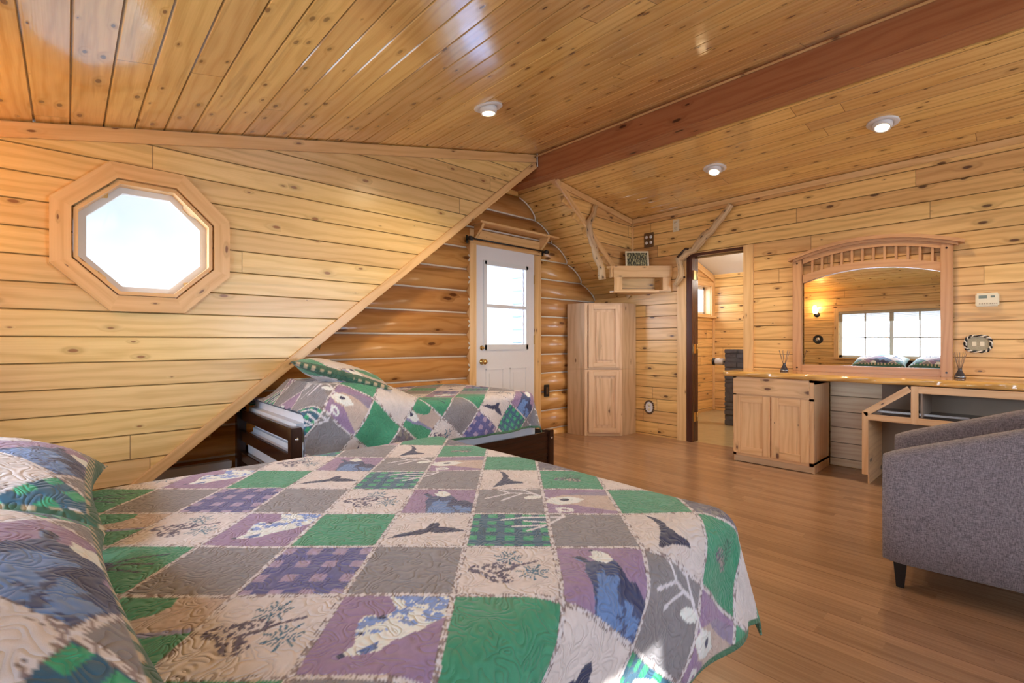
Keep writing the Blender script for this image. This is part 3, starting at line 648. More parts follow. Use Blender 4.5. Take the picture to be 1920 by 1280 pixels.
# ---------------------------------------------------------------- corner shelf + print
AX=Vector((.7345,-.6786,0)); DX=Vector((.6786,.7345,0))   # shelf front direction and depth direction
A0=Vector((4.534,3.222,0)); FR=Matrix((AX,DX,Vector((0,0,1)))).transposed()
WS=.672
s=thing('corner_shelf','pine corner box shelf with an open niche beside the bathroom door','shelf',(4.80,3.05,1.655))
def sb(bm,a0,a1,d0,d1,z0,z1,bev=.002):
    c=A0+AX*((a0+a1)/2)+DX*((d0+d1)/2)+Vector((0,0,(z0+z1)/2)); box(bm,c,(a1-a0,d1-d0,z1-z0),FR,None,bev)
bm=nb(); C0=A0-AX*.055; C1=A0+AX*WS
prism(bm,[(C0.x,3.285),(A0.x,A0.y),(C1.x-.01,C1.y),(XE-.005,C1.y+.01),(XE-.005,3.285)],'Z',1.925,1.950); obj('top_board',bm,M['trim'],s)
bm=nb(); sb(bm,0,WS-.005,-.004,.018,1.825,1.955); box(bm,A0-AX*.02+DX*.03+Vector((0,0,1.89)),(.022,.07,.13),FR,2,.002); obj('fascia',bm,M['trim'],s)
bm=nb(); sb(bm,.01,.10,0,.018,1.68,1.825); sb(bm,.56,.65,0,.018,1.68,1.825); sb(bm,.01,.655,0,.018,1.655,1.682); obj('face_frame',bm,M['trim'],s)
bm=nb(); prism(bm,[(A0.x+.01,A0.y+.005),(C1.x-.015,C1.y+.01),(XE-.005,C1.y+.03),(XE-.005,3.28),(A0.x+.01,3.28)],'Z',1.655,1.675); sb(bm,.10,.56,.17,.18,1.675,1.925); sb(bm,.09,.10,.018,.17,1.675,1.925); sb(bm,.56,.57,.018,.17,1.675,1.925); obj('niche_box',bm,M['wallE'],s)
t=thing('framed_print','small cream framed print of dark woods leaning on the corner shelf','picture',tuple(A0+AX*.30+DX*.10+Vector((0,0,1.951))))
base=A0+AX*.30+DX*.11+Vector((0,0,1.952)); tilt=Matrix.Rotation(math.radians(-10),3,AX); FT=tilt@FR
def pb(bm,a0,a1,z0,z1,th,y=0): box(bm,base+FT@Vector(((a0+a1)/2,y,(z0+z1)/2)),(a1-a0,th,z1-z0),FT,None,.002)
bm=nb(); w_,h_=.135,.195
for q in ((-w_,w_,0,.018),(-w_,w_,h_-.018,h_),(-w_,-w_+.018,0,h_),(w_-.018,w_,0,h_)): pb(bm,*q,.014)
obj('frame',bm,M['gold'],t); bm=nb(); pb(bm,-w_+.015,w_-.015,.015,h_-.015,.006); obj('print',bm,M['pic'],t)
# ---------------------------------------------------------------- corner cabinets
CP=[(4.415,3.80),(4.445,3.565),(4.765,3.265),(XE-.01,3.245),(XE-.01,3.80)]
def corner_cab(z0,z1,label,low):
    t=thing('corner_cabinet',label,'cabinet',(4.75,3.55,z0)); bm=nb(); prism(bm,CP,'Z',z0,z1,gr=1); 
    # side UVs run vertical: rebuild with boards
    for f in bm.faces:
        if abs(f.normal.z)<.5 or True:
            L=uvl(bm)
            for lp in f.loops: lp[L].uv=(lp.vert.co.z+7,(lp.vert.co.x*.7-lp.vert.co.y*.7)+3)
    obj('body',bm,M['cabg'],t)
    p=Vector((4.445,3.565,0)); q=Vector((4.765,3.265,0)); d=(q-p).normalized(); n=Vector((d.y,-d.x,0)); W_=(q-p).length; F=Matrix((d,-n,Vector((0,0,1)))).transposed()
    def fb(bm,a0,a1,y0,y1,zz0,zz1,bev=.003,gr=None): box(bm,p+d*((a0+a1)/2)+n*((y0+y1)/2)+Vector((0,0,(zz0+zz1)/2)),(a1-a0,abs(y1-y0),zz1-zz0),F,gr,bev)
    bm=nb()
    for a in ((0,.035),(W_-.035,W_)): fb(bm,*a,0,.012,z0,z1)
    fb(bm,.035,W_-.035,0,.012,z0,z0+(.05 if low else .015)); fb(bm,.035,W_-.035,0,.012,z1-.03,z1); obj('face_frame',bm,M['cab'],t)
    a0,a1=.045,W_-.03; y0=.013; y1=.036; zb0,zb1=z0+(.04 if low else .02),z1-.02
    bm=nb(); w_=.055; fb(bm,a0,a0+w_,y0,y1,zb0,zb1); fb(bm,a1-w_,a1,y0,y1,zb0,zb1); fb(bm,a0+w_,a1-w_,y0,y1,zb0,zb0+w_,gr=0); fb(bm,a0+w_,a1-w_,y0,y1,zb1-w_,zb1,gr=0)
    dr=obj('door',bm,M['cab'],t)
    bm=nb(); fb(bm,a0+w_,a1-w_,y0-.002,y0+.004,zb0+w_,zb1-w_,gr=2); fb(bm,a0+w_+.03,a1-w_-.03,y0+.003,y0+.016,zb0+w_+.03,zb1-w_-.03,.008,2); obj('raised_panel',bm,M['cab'],dr)
corner_cab(0,.774,'lower of the two stacked pale hickory corner cabinets',True)
corner_cab(.776,1.55,'upper of the two stacked pale hickory corner cabinets',False)
# ---------------------------------------------------------------- counter, vanity cabinet, desk frame
bm=nb(); n=140; L=uvl(bm); rows=[]
prof=[(0,-.5),(.018,-.42),(.022,-.1),(.014,.3),(.004,.5)]
ya,yb=1.965,-1.3
top=[];N_=[]
for i in range(n+1):
    y=ya+(yb-ya)*i/n; x=4.505+.012*math.sin(y*5.1)+.010*math.sin(y*13.+1)+.006*math.sin(y*31)
    th=.052; zc=.803
    ring=[Vector((x-.012*(1-abs(2*k/6-1))**.5 -.004*math.sin(y*17+k)+(.03 if k==0 else 0),y,zc-th/2+th*k/6)) for k in range(7)]
    ring+= [Vector((XE-.004,y,zc+th/2)),Vector((XE-.004,y,zc-th/2))]; rows.append(ring)
V=[[bm.verts.new(p) for p in r] for r in rows]
for i in range(n):
    m_=len(V[i])
    for k in range(m_):
        k2=(k+1)%m_; f=bm.faces.new((V[i][k],V[i+1][k],V[i+1][k2],V[i][k2])); f.smooth=k<5
        for lp in f.loops: c_=lp.vert.co; lp[L].uv=(c_.y+5,(c_.x+c_.z)+2)
bm.faces.new(V[0]); bm.faces.new(V[-1][::-1])
tag(obj('countertop',bm,M['live']),'live edge varnished slab countertop running under the mirror','countertop')
t=thing('vanity_cabinet','hickory base cabinet with one drawer over two doors under the counter end','cabinet',(4.8,1.57,0))
CX=4.535; y0,y1=1.235,1.89
bm=nb(); b2(bm,CX+.02,XE-.03,y1-.02,y1,.0,.776,2); b2(bm,CX+.02,XE-.03,y0,y0+.02,.0,.776,2); b2(bm,CX+.02,XE-.03,y0,y1,.07,.09); b2(bm,XE-.05,XE-.03,y0,y1,0,.776); b2(bm,CX+.02,XE-.03,y0,y1,.74,.776)
obj('body',bm,M['van'],t)
bm=nb(); b2(bm,CX,CX+.02,y1-.03,y1,.06,.776,2,.002); b2(bm,CX,CX+.02,y0,y0+.035,.06,.776,2,.002); b2(bm,CX,CX+.02,y0,y1,.06,.09,1,.002); b2(bm,CX,CX+.02,y0,y1,.755,.776,1,.002); b2(bm,CX,CX+.02,y0,y1,.60,.625,1,.002); b2(bm,CX+.001,CX+.02,1.54,1.58,.06,.62,2); obj('face_frame',bm,M['van'],t)
bm=nb(); b2(bm,CX+.045,CX+.06,y0+.01,y1-.01,0,.075,1); b2(bm,CX+.012,CX+.03,y0+.005,y1-.01,.005,.068,1); obj('toe_kick',bm,M['cabg'],t)
bm=nb(); b2(bm,CX-.02,CX,y0+.03,y1-.01,.625,.768,1,.004); obj('drawer',bm,M['van'],t)
for a,b_ in ((1.565,y1-.01),(y0+.03,1.555)):
    bm=nb(); w_=.062; b2(bm,CX-.02,CX,a,a+w_,.085,.612,2,.003); b2(bm,CX-.02,CX,b_-w_,b_,.085,.612,2,.003); b2(bm,CX-.02,CX,a+w_,b_-w_,.085,.147,1,.003); b2(bm,CX-.02,CX,a+w_,b_-w_,.55,.612,1,.003); dr=obj('door',bm,M['van'],t)
    bm=nb(); b2(bm,CX-.011,CX-.003,a+w_,(a+b_)/2,.147,.55,2); b2(bm,CX-.011,CX-.003,(a+b_)/2,b_-w_,.147,.55,2); obj('door_panel',bm,M['van'],dr)
t=thing('desk_frame','unfinished open pine desk frame with empty drawer bay under the counter','desk',(4.75,.2,0))
DXF=4.50
bm=nb(); b2(bm,DXF,DXF+.02,.86,.90,.08,.56,2,.002); p=(DXF+.01,.885,.545); q=(DXF+.01,.615,.755); bar(bm,p,q,.02,.045,(0,.6,.8)); b2(bm,DXF,DXF+.021,.565,.607,.50,.775,2,.002)
b2(bm,DXF+.001,DXF+.02,-.9,.875,.50,.545,1,.002); b2(bm,DXF,DXF+.02,-.9,.565,.725,.775,1,.002); b2(bm,DXF,DXF+.02,-.94,-.90,.08,.775,2); obj('face_frame',bm,M['van'],t)
bm=nb(); b2(bm,DXF+.02,XE-.03,.86,.88,.08,.545,0); obj('side_panel',bm,M['van'],t); bm=nb(); b2(bm,DXF+.02,XE-.03,-.92,-.90,0,.775,2); obj('side_panel',bm,M['van'],t); bm=nb(); b2(bm,DXF+.05,XE-.03,.862,.872,0,.08,0); obj('toe_kick',bm,M['van'],t)
bm=nb(); b2(bm,DXF+.02,XE-.03,-.9,.86,.535,.548,1); obj('drawer_shelf',bm,M['esp'],t)
bm=nb(); b2(bm,XE-.035,XE-.02,-.9,.86,.0,.775,1); b2(bm,DXF+.03,XE-.04,.545,.556,.548,.775); obj('back_panel',bm,M['ply'],t)
bm=nb(); b2(bm,DXF+.02,XE-.08,.55,.562,.562,.58,0); b2(bm,DXF+.06,DXF+.07,.30,.85,.56,.575); obj('drawer_slide',bm,M['chrome'],t)
# bare boards on the wall between cabinet and desk
panel('wall_lower_boards',(XE-.012,0,0),(0,-1,0),(0,0,1),[(-1.235,.005),(-.88,.005),(-.0,.005),(-.0,.775),(-1.235,.775)],[],M['bare'],off=.07,thick=.011,label='paler unvarnished pine boards on the wall under the counter',cat='wall')
# reed diffusers
t=thing('reed_diffuser','dark glass reed diffuser at the left foot of the mirror','diffuser',(4.76,1.53,.829),'reed diffusers on the counter')
c=Vector((4.76,1.53,.829))
bm=nb(); lathe(bm,[(.001,0),(.032,0),(.034,.006),(.026,.03),(.013,.055),(.011,.07),(.014,.074),(.009,.074)],c,20); bt=obj('bottle',bm,M['smoke'],t)
bm=nb(); lathe(bm,[(.001,.004),(.0345,.010),(.0345,.013),(.001,.016)],c,20); obj('glass_base',bm,M['chrome'],bt)
for k in range(7):
    a=2*PI*k/7+.4; bm=nb(); tube(bm,[c+Vector((.004*math.cos(a),.004*math.sin(a),.05)),c+Vector((.036*math.cos(a),.045*math.sin(a),.19))],.0022,6); obj('reed',bm,M['reed'],t)
dup(t,(4.86,.372,.829),(0,0,1.1),'dark glass reed diffuser at the right foot of the mirror')
# ---------------------------------------------------------------- mirror
t=thing('dresser_mirror','arched wooden mirror with slatted crown standing on the counter','mirror',(XE-.03,.95,.829))
XA,XB=XE-.055,XE-.012; ym=.955; hw=.49
def arc(y,side,mid): u=(y-ym)/.53; return side+(mid-side)*(1-u*u)
def arcbar(bm,xa,xb,lo,hi,y0=ym-hw,y1=ym+hw,n=26):
    ys=[y0+(y1-y0)*i/n for i in range(n+1)]
    for a,b_ in zip(ys,ys[1:]):
        P=[(a,arc(a,*lo)),(b_,arc(b_,*lo)),(b_,arc(b_,*hi)),(a,arc(a,*hi))]
        prism(bm,P,'X',xa,xb,off=(0,0))
for a,b_ in ((1.452,1.527),(.421,.492)):
    bm=nb(); b2(bm,XA-.006,XB,a,b_,.829,1.86,2,.004); po=obj('post',bm,M['oak'],t)
    bm=nb()
    bm.free()
    for z in (.86,1.82): bm=nb(); box(bm,(XA-.007,(a+b_)/2,z),(.006,.014,.014),Matrix.Rotation(PI/4,3,'X'),bev=.002); obj('peg',bm,M['esp'],po)
bm=nb(); b2(bm,XA,XB,.49,1.455,.829,.888,1,.003); obj('bottom_rail',bm,M['oak'],t)
bm=nb(); arcbar(bm,XA,XB,(1.622,1.722),(1.695,1.782)); obj('lower_arch',bm,M['oak'],t)
bm=nb(); arcbar(bm,XA,XB,(1.800,1.892),(1.845,1.935)); obj('upper_arch',bm,M['oak'],t)
bm=nb(); arcbar(bm,XA-.022,XB,(1.845,1.935),(1.868,1.955),ym-.565,ym+.565,30); arcbar(bm,XA-.04,XB,(1.868,1.955),(1.895,1.985),ym-.60,ym+.60,30); obj('crown_moulding',bm,M['oak'],t)
for k in range(12):
    y=ym+hw-(k+1)*(2*hw)/13; bm=nb(); b2(bm,XA+.008,XB-.008,y-.008,y+.008,arc(y,1.69,1.777),arc(y,1.805,1.897),2); obj('slat',bm,M['oak'],t)
bm=nb(); ys=[ym-hw+.005+(2*hw-.01)*i/24 for i in range(25)]
prism(bm,[(ym-hw+.005,.88)]+[(ym+hw-.005,.88)]+[(y,arc(y,1.64,1.735)) for y in ys[::-1]],'X',XB-.016,XB-.008); obj('mirror_glass',bm,M['mirror'],t)
# ---------------------------------------------------------------- west wall lights
t=thing('wall_sconce','small lit wall sconce beside the wide window, seen in the mirror','wall lamp',(XW,2.86,1.62))
bm=nb(); lathe(bm,[(.001,0),(.05,0),(.05,.01),(.02,.02),(.001,.022)],(XW,2.86,1.62),20,'X'); tube(bm,[(XW,2.86,1.62),(XW+.08,2.86,1.60),(XW+.11,2.86,1.64)],.008,8); obj('bracket',bm,M['black'],t)
bm=nb(); lathe(bm,[(.03,0),(.045,.03),(.055,.09),(.05,.09),(.028,.005)],(XW+.11,2.86,1.64),20); obj('shade',bm,M['sconce'],t)
t=thing('wall_ornament','dark round ornament on the wall below the sconce, seen in the mirror','wall decoration',(XW,2.84,1.12))
bm=nb(); lathe(bm,[(.001,0),(.085,0),(.085,.012),(.07,.018),(.06,.010),(.001,.010)],(XW,2.84,1.14),24,'X'); obj('rim',bm,M['black'],t)
bm=nb(); lathe(bm,[(.001,0.011),(.045,.011),(.035,.02),(.001,.022)],(XW,2.84,1.14),20,'X'); obj('disc',bm,M['chrome'],t)
# ---------------------------------------------------------------- recessed lights
def can(loc,slope,label,tilt):
    t=thing('recessed_light',label,'ceiling light',loc,'recessed eyeball lights in the ceiling')
    rot=Matrix.Rotation(math.atan(slope),3,'Y').to_3x3()
    c=Vector(loc)
    bm=nb(); lathe(bm,[(.055,.004),(.095,.004),(.098,-.004),(.09,-.010),(.062,-.008),(.055,.0)],c,32,rot=rot); obj('trim_ring',bm,M['white'],t)
    rt=rot@Matrix.Rotation(tilt[0],3,'X')@Matrix.Rotation(tilt[1],3,'Y')
    bm=nb(); lathe(bm,[(.02,.01),(.058,-.002),(.060,-.02),(.052,-.045),(.044,-.046),(.040,-.030),(.02,-.028)],c,28,rot=rt); obj('eyeball',bm,M['white'],t)
    bm=nb(); lathe(bm,[(.001,-.036),(.030,-.038),(.041,-.044),(.041,-.034),(.001,-.03)],c,24,rot=rt); obj('lamp',bm,M['lens'],t)
    l=bpy.data.lights.new('recessed_light_glow','SPOT'); l.energy=26; l.spot_size=2.5; l.spot_blend=.6; l.color=(1.,.78,.50); l.shadow_soft_size=.04
    lo=bpy.data.objects.new('recessed_light_glow',l); COL.objects.link(lo); lo.location=c+rt@Vector((0,0,-.06)); lo.rotation_euler=(tilt[0],tilt[1]-math.atan(-slope)*0,0)
can((2.09,2.50,zl(2.09)-.002),-.217,'recessed light left of the beam, beside the glare on the ceiling',(.0,.15))
can((4.30,1.956,zr(4.30)-.002),.128,'recessed light right of the beam, farther one nearest the bathroom door',(.0,.25))
can((4.294,.735,zr(4.294)-.002),.128,'recessed light right of the beam, nearer one above the mirror',(.0,.25))
# ---------------------------------------------------------------- patchwork painting
def vnoise(x,y,s=0):
    xi=np.floor(x).astype(np.int64); yi=np.floor(y).astype(np.int64); fx=x-xi; fy=y-yi; fx=fx*fx*(3-2*fx); fy=fy*fy*(3-2*fy)
    def h(a,b): n=(a*374761393+b*668265263+s*974711)&0x7fffffff; n=((n^(n>>13))*1274126177)&0x7fffffff; return ((n^(n>>16))&0xffff)/65535.
    return (h(xi,yi)*(1-fx)+h(xi+1,yi)*fx)*(1-fy)+(h(xi,yi+1)*(1-fx)+h(xi+1,yi+1)*fx)*fy
def fbm(x,y,s=0): return vnoise(x,y,s)*.5+vnoise(x*2.1,y*2.1,s+1)*.3+vnoise(x*4.3,y*4.3,s+2)*.2
def pip(u,v,poly):
    c=np.zeros(u.shape,bool); n=len(poly)
    for i in range(n):
        x1,y1=poly[i]; x2,y2=poly[(i+1)%n]
        if y1==y2: continue
        c^=((y1>v)!=(y2>v))&(u<(x2-x1)*(v-y1)/(y2-y1)+x1)
    return c
def segd(u,v,pts,w):
    m=np.zeros(u.shape,bool)
    for (x1,y1),(x2,y2) in zip(pts,pts[1:]):
        dx,dy=x2-x1,y2-y1; t=np.clip(((u-x1)*dx+(v-y1)*dy)/(dx*dx+dy*dy),0,1); m|=(np.hypot(u-x1-t*dx,v-y1-t*dy)<w)
    return m
def ell(u,v,cx,cy,rx,ry,a=0):
    c,s=math.cos(a),math.sin(a); x=(u-cx)*c+(v-cy)*s; y=-(u-cx)*s+(v-cy)*c; return (x/rx)**2+(y/ry)**2<1
def srgb(*c): return np.array([((x/255+.055)/1.055)**2.4 if x>10 else x/255/12.92 for x in c])
CR=srgb(226,208,194); GY=srgb(140,131,128); GN=srgb(62,146,104); MV=srgb(158,126,152); NV=srgb(42,48,78); TL=srgb(58,105,125); PC=srgb(92,80,98); WH=srgb(240,240,245); BL=srgb(104,134,178); TN=srgb(205,178,158); DP=srgb(104,96,106); PB=srgb(98,96,146)
ODD={-5:'deerg',-4:'pine',-3:'polar',-2:'green',-1:'bird',0:'gplaid',1:'gray',2:'bird2',3:'gpine',4:'cream'}
EVN={-4:'legs',-3:'gray',-2:'pplaid',-1:'gray',0:'pine',1:'bear',2:'gray',3:'deer',4:'green',5:'dark',6:'cream'}
def kindat(k,j):
    if j%2==0: m=k+j; return EVN[(m+4)%11-4]
    m=k+j-1; return ODD[(m+5)%10-5]
ANT=[[(.1,.55),(-.15,.78),(-.5,.82),(-.85,.6)],[(-.3,.80),(-.5,.62),(-.62,.5)],[(-.5,.82),(-.68,.98)],[(-.1,.75),(-.3,.95),(-.55,1.0)],[(.15,.2),(.22,-.1),(-.02,-.38),(-.45,-.42)],[(.18,-.12),(-.3,-.12),(-.6,-.22)],[(.05,-.3),(-.3,-.25)],[(-.02,-.38),(-.28,-.55)]]
def paint(S,T):
    """S across, T away, in patch units -> linear rgb"""
    k=np.floor(S).astype(int); j=np.floor(T).astype(int); u=S-k; v=T-j
    col=np.zeros(S.shape+(3,)); nz=fbm(S*9,T*9,3)[...,None]; nf=fbm(S*28,T*28,9)[...,None]
    key=k*1000+j
    for kk in np.unique(key):
        ks=int(math.floor((kk+500)/1000)); js=int(kk-ks*1000); m=key==kk; K=kindat(ks,js); a,b=u[m],v[m]; n1=nz[m]; n2=nf[m]
        def base(c,amt=.25): return c*(1-amt/2+amt*n2)*(1-.1+.2*n1)
        def P(mask,c,amt=.2): out[mask]=(c*(1-amt/2+amt*n2[mask]))
        if K in('pine','bird','bird2','cream'): out=base(CR,.12)
        elif K=='gray': out=base(GY,.3)
        elif K in('green','gpine','deerg','legs'): out=base(GN,.25)
        elif K in('polar','bear','deer'): out=base(MV,.25)
        elif K=='dark': out=base(DP,.6)*(.7+.6*n1)
        elif K=='gplaid':
            out=base(TL*.8,.3); chk=((np.sin(a*2*PI*4.5)>-.1)&(np.sin(b*2*PI*4.5+1)>-.1)); out[chk]=(srgb(55,160,110)*(.7+.6*n2[chk]))
        elif K=='pplaid':
            out=base(PB*.85,.5); chk=((np.sin(a*2*PI*3.5)+.4*n1[:,0]>.3)&(np.sin(b*2*PI*3.5+1)>-.0)); out[chk]=(srgb(176,150,170)*(.7+.5*n2[chk]))
        if K=='bird': P(pip(a,b,[(.06,.20),(.18,.34),(.36,.44),(.47,.52),(.49,.64),(.56,.70),(.61,.66),(.62,.56),(.78,.54),(.97,.44),(.78,.39),(.62,.37),(.54,.40),(.44,.33),(.24,.26)]),NV)
        if K=='bird2': P(pip(a,b,[(.30,.95),(.40,.86),(.48,.66),(.46,.56),(.56,.40),(.70,.36),(.72,.28),(.58,.26),(.44,.22),(.22,.08),(.28,.26),(.34,.42),(.38,.60),(.36,.78)]),NV)
        if K=='pine':
            P(segd(a,b,[(.80,.68),(.62,.60),(.5,.5),(.35,.42)],.016),PC)
            for cx,cy,r in((.50,.76,.17),(.74,.44,.18)):
                th=np.arctan2(b-cy,a-cx); rr=np.hypot(a-cx,b-cy); P((rr<r*(.75+.25*np.sin(th*7)))&(np.cos(th*17)>.15),TL)
            for cx,cy,an in((.24,.50,.3),(.40,.34,-.5),(.44,.56,.2)):
                e=ell(a,b,cx,cy,.16,.10,an); P(e&(fbm(a*26,b*26,31)>.46),PC,.7)
        if K=='gpine':
            for cx,cy,an in((.36,.5,.2),(.54,.46,-.3)):
                e=ell(a,b,cx,cy,.13,.09,an); P(e&(fbm(a*26,b*26,31)>.52),srgb(176,150,140),.5); P(e&(fbm(a*26,b*26,31)<.42),PC)
            th=np.arctan2(b-.62,a-.55); rr=np.hypot(a-.55,b-.62); P((rr<.16)&(np.cos(th*15)>.4),srgb(35,85,65))
        if K=='polar':
            pp=pip(a,b,[(.26,.20),(.33,.34),(.29,.48),(.27,.62),(.30,.70),(.38,.70),(.42,.66),(.54,.76),(.48,.9),(.42,1.0),(1,1),(1,.70),(.8,.50),(.62,.38),(.54,.27),(.42,.23)])
            P(pp,WH); sh=pp&(fbm(a*11+ks,b*20,5)>.52)&(b-.3*a>.34); P(sh,srgb(128,152,200),.4)
            P(pip(a,b,[(.36,.25),(.50,.37),(.52,.29),(.44,.24)]),srgb(90,115,165)); P(ell(a,b,.27,.215,.032,.028),NV); P(ell(a,b,.335,.47,.016,.02),NV); P(ell(a,b,.355,.655,.022,.022),BL); P(ell(a,b,.45,.68,.03,.025),NV)
        if K=='bear':
            bd=pip(a,b,[(.20,.74),(.30,.62),(.27,.46),(.32,.30),(.36,0),(.98,0),(1,.36),(.84,.52),(.74,.50),(.67,.64),(.60,.74),(.42,.70),(.36,.66),(.24,.80)])
            P(bd,BL,.3); dk=bd&(fbm(a*9+3,b*7,6)>.50); P(dk,srgb(66,78,112),.4); P(bd&(a>.64)&(b>.3),NV*1.3,.4); P(pip(a,b,[(.18,.76),(.30,.66),(.33,.72),(.24,.80)]),NV)
            P(pip(a,b,[(.40,.93),(.50,.90),(.58,.82),(.61,.72),(.52,.64),(.42,.68),(.35,.78),(.40,.80)]),WH); P(ell(a,b,.41,.92,.03,.02),NV); P(ell(a,b,.46,.60,.02,.02),NV)
        if K=='deer':
            pp=pip(a,b,[(.0,.42),(.18,.30),(.40,.34),(1,.10),(1,.92),(.6,.86),(.3,.72),(.08,.60)]); P(pp,TN,.3); P(pp&(b>.72),srgb(150,132,150)); P(pip(a,b,[(.0,.42),(.2,.32),(.46,.40),(.6,.55),(.4,.66),(.1,.60)]),WH)
            P(ell(a,b,.30,.52,.07,.05,.2),NV); P(ell(a,b,.26,.15,.13,.08,-.2),WH); P(ell(a,b,.27,.14,.06,.03,-.2),MV)
        if K=='deerg':
            pp=pip(a,b,[(0,.22),(.3,.28),(.6,.42),(1,.5),(1,1),(.52,1),(.56,.84),(.5,.72),(.2,.56),(0,.54)]); P(pp,TN,.2); P(pp&(b<.38+.18*a),srgb(146,140,170)); P(pip(a,b,[(0,.30),(.3,.34),(.42,.48),(.2,.54),(0,.52)]),WH); P(ell(a,b,.08,.44,.06,.05),NV)
        if K=='legs':
            P(ell(a,b,.22,.5,.24,.11,.05),NV,.3)
            for y0,y1 in((.56,.80),(.50,.58),(.44,.40)): P(segd(a,b,[(.35,y0),(.55,(y0+y1)/2+.03),(.82,y1)],.016),NV)
        if K=='dark':
            P(fbm(a*9+2,b*9,8)>.6,srgb(140,130,118),.4)
        # antlers reaching in from a deer patch at the right / above / same cell
        for du in(0,1):
            for dv in(-1,0,1):
                if kindat(ks+du,js+dv)=='deer':
                    aa,bb=a-du,b-dv
                    for s_ in ANT: P(segd(aa,bb,s_,.021),srgb(232,220,214))
                    if du: P(ell(aa,bb,-.16,.62,.14,.07,.25),WH)
        # birch sash strips
        e=np.minimum(np.minimum(a,1-a),np.minimum(b,1-b)); al=np.where(np.minimum(a,1-a)<np.minimum(b,1-b),b,a)
        wv=.022+.010*fbm(al*14+ks,e*0+js,4)
        ed=e<wv; tw=fbm(al*26,e*160,7)
        out[ed]=np.where((tw[ed]>.62)[:,None],srgb(150,128,120),srgb(228,214,204)); ln=(e>wv-.006)&(e<wv)&(tw>.42); out[ln]=srgb(120,98,92)
        col[m]=np.clip(out*np.array([1.0,1.11,1.30]),0,.92)
    return col
CA=math.atan(835/904); cS,cC=math.sin(CA),math.cos(CA)
def grid_mesh(name,Xg,Yg,Zg,col,uvx,uvy,m,parent=None,origin=None):
    ni,nj=Xg.shape; me=bpy.data.meshes.new(name); nv=ni*nj
    og=WO[parent.name] if parent is not None else Vector(origin)
    co=np.stack([Xg-og[0],Yg-og[1],Zg-og[2]],-1).reshape(-1)
    idx=np.arange(nv).reshape(ni,nj); q=np.stack([idx[:-1,:-1],idx[1:,:-1],idx[1:,1:],idx[:-1,1:]],-1).reshape(-1)
    nf=len(q)//4; me.vertices.add(nv); me.vertices.foreach_set('co',co.astype(np.float32)); me.loops.add(len(q)); me.loops.foreach_set('vertex_index',q.astype(np.int32))
    me.polygons.add(nf); me.polygons.foreach_set('loop_start',(np.arange(nf)*4).astype(np.int32)); me.polygons.foreach_set('use_smooth',np.ones(nf,bool)); me.update(calc_edges=True)
    ca=me.color_attributes.new('Pattern','FLOAT_COLOR','POINT'); c4=np.ones((nv,4),np.float32); c4[:,:3]=col.reshape(-1,3); ca.data.foreach_set('color',c4.reshape(-1))
    ul=me.uv_layers.new(name='UVMap'); uu=np.stack([uvx.reshape(-1)[q],uvy.reshape(-1)[q]],-1).reshape(-1); ul.data.foreach_set('uv',uu.astype(np.float32))
    me.materials.append(m); o=bpy.data.objects.new(name,me); COL.objects.link(o)
    if parent is not None: o.parent=parent
    else: o.location=og
    WO[o.name]=Vector(og); return o
def quilt(name,x0,x1,y0,y1,z,over,ds,shift,label,flare=.10,Rb=.055,lump=.012,unit=(.207,.2195),xstart=None,overy=None,bulge=None,far=None):
    overy=overy or over
    p=np.arange(x0,x1+over+1e-6,ds); q=np.arange(y0-overy,y1+(far or overy)+1e-6,ds); Pg,Qg=np.meshgrid(p,q,indexing='ij')
    # round the free corners of the cloth a little
    dx=np.maximum(Pg-x1,0); dy=np.where(Qg<y0,Qg-y0,np.where(Qg>y1,Qg-y1,0)); r=np.hypot(dx,dy)+1e-9; nx,ny=dx/r,dy/r; r=np.minimum(r,(dx**5+np.abs(dy)**5)**(1/5))+1e-9
    q0=Rb*PI/2
    h=np.where(r<q0,Rb*np.sin(np.minimum(r,q0)/Rb),Rb+(r-q0)*flare); d=np.where(r<q0,Rb*(1-np.cos(np.minimum(r,q0)/Rb)),Rb+(r-q0)*.99)
    amt=np.clip((r-.05)/.25,0,1)
    fold=(.016*np.sin(Pg*9+Qg*11)+.012*np.sin((Pg-Qg)*19+1))*amt*(1-np.clip(2.2*np.abs(nx*ny),0,1))
    corner=(np.abs(nx*ny)*2)*amt; h=h+fold+np.abs(nx*ny)*2*np.maximum(r-q0,0)*.16
    Xg=np.where(dx>0,x1,Pg)+nx*h; Yg=np.where(dy<0,y0,np.where(dy>0,y1,Qg))+ny*h
    Zg=z-d+lump*(fbm(Pg*2.3+5,Qg*2.3+2,11)-.5)*(1-amt)
    if bulge is not None: Zg=Zg+bulge(Pg,Qg)
    S=(Pg*cC-Qg*cS-shift[0])/unit[0]; T=(Pg*cS+Qg*cC-shift[1])/unit[1]
    col=paint(S,T)
    hem=np.minimum(np.minimum(Qg-q[0],q[-1]-Qg),p[-1]-Pg)<.012
    col[hem]=srgb(64,118,86)
    o=grid_mesh(name,Xg,Yg,Zg,col,Pg,Qg,M['quilt'],origin=((x0+x1)/2,(y0+y1)/2,z-.4))
    s=o.modifiers.new('Thickness','SOLIDIFY'); s.thickness=.007; s.offset=-1
    tag(o,label,'quilt'); return o
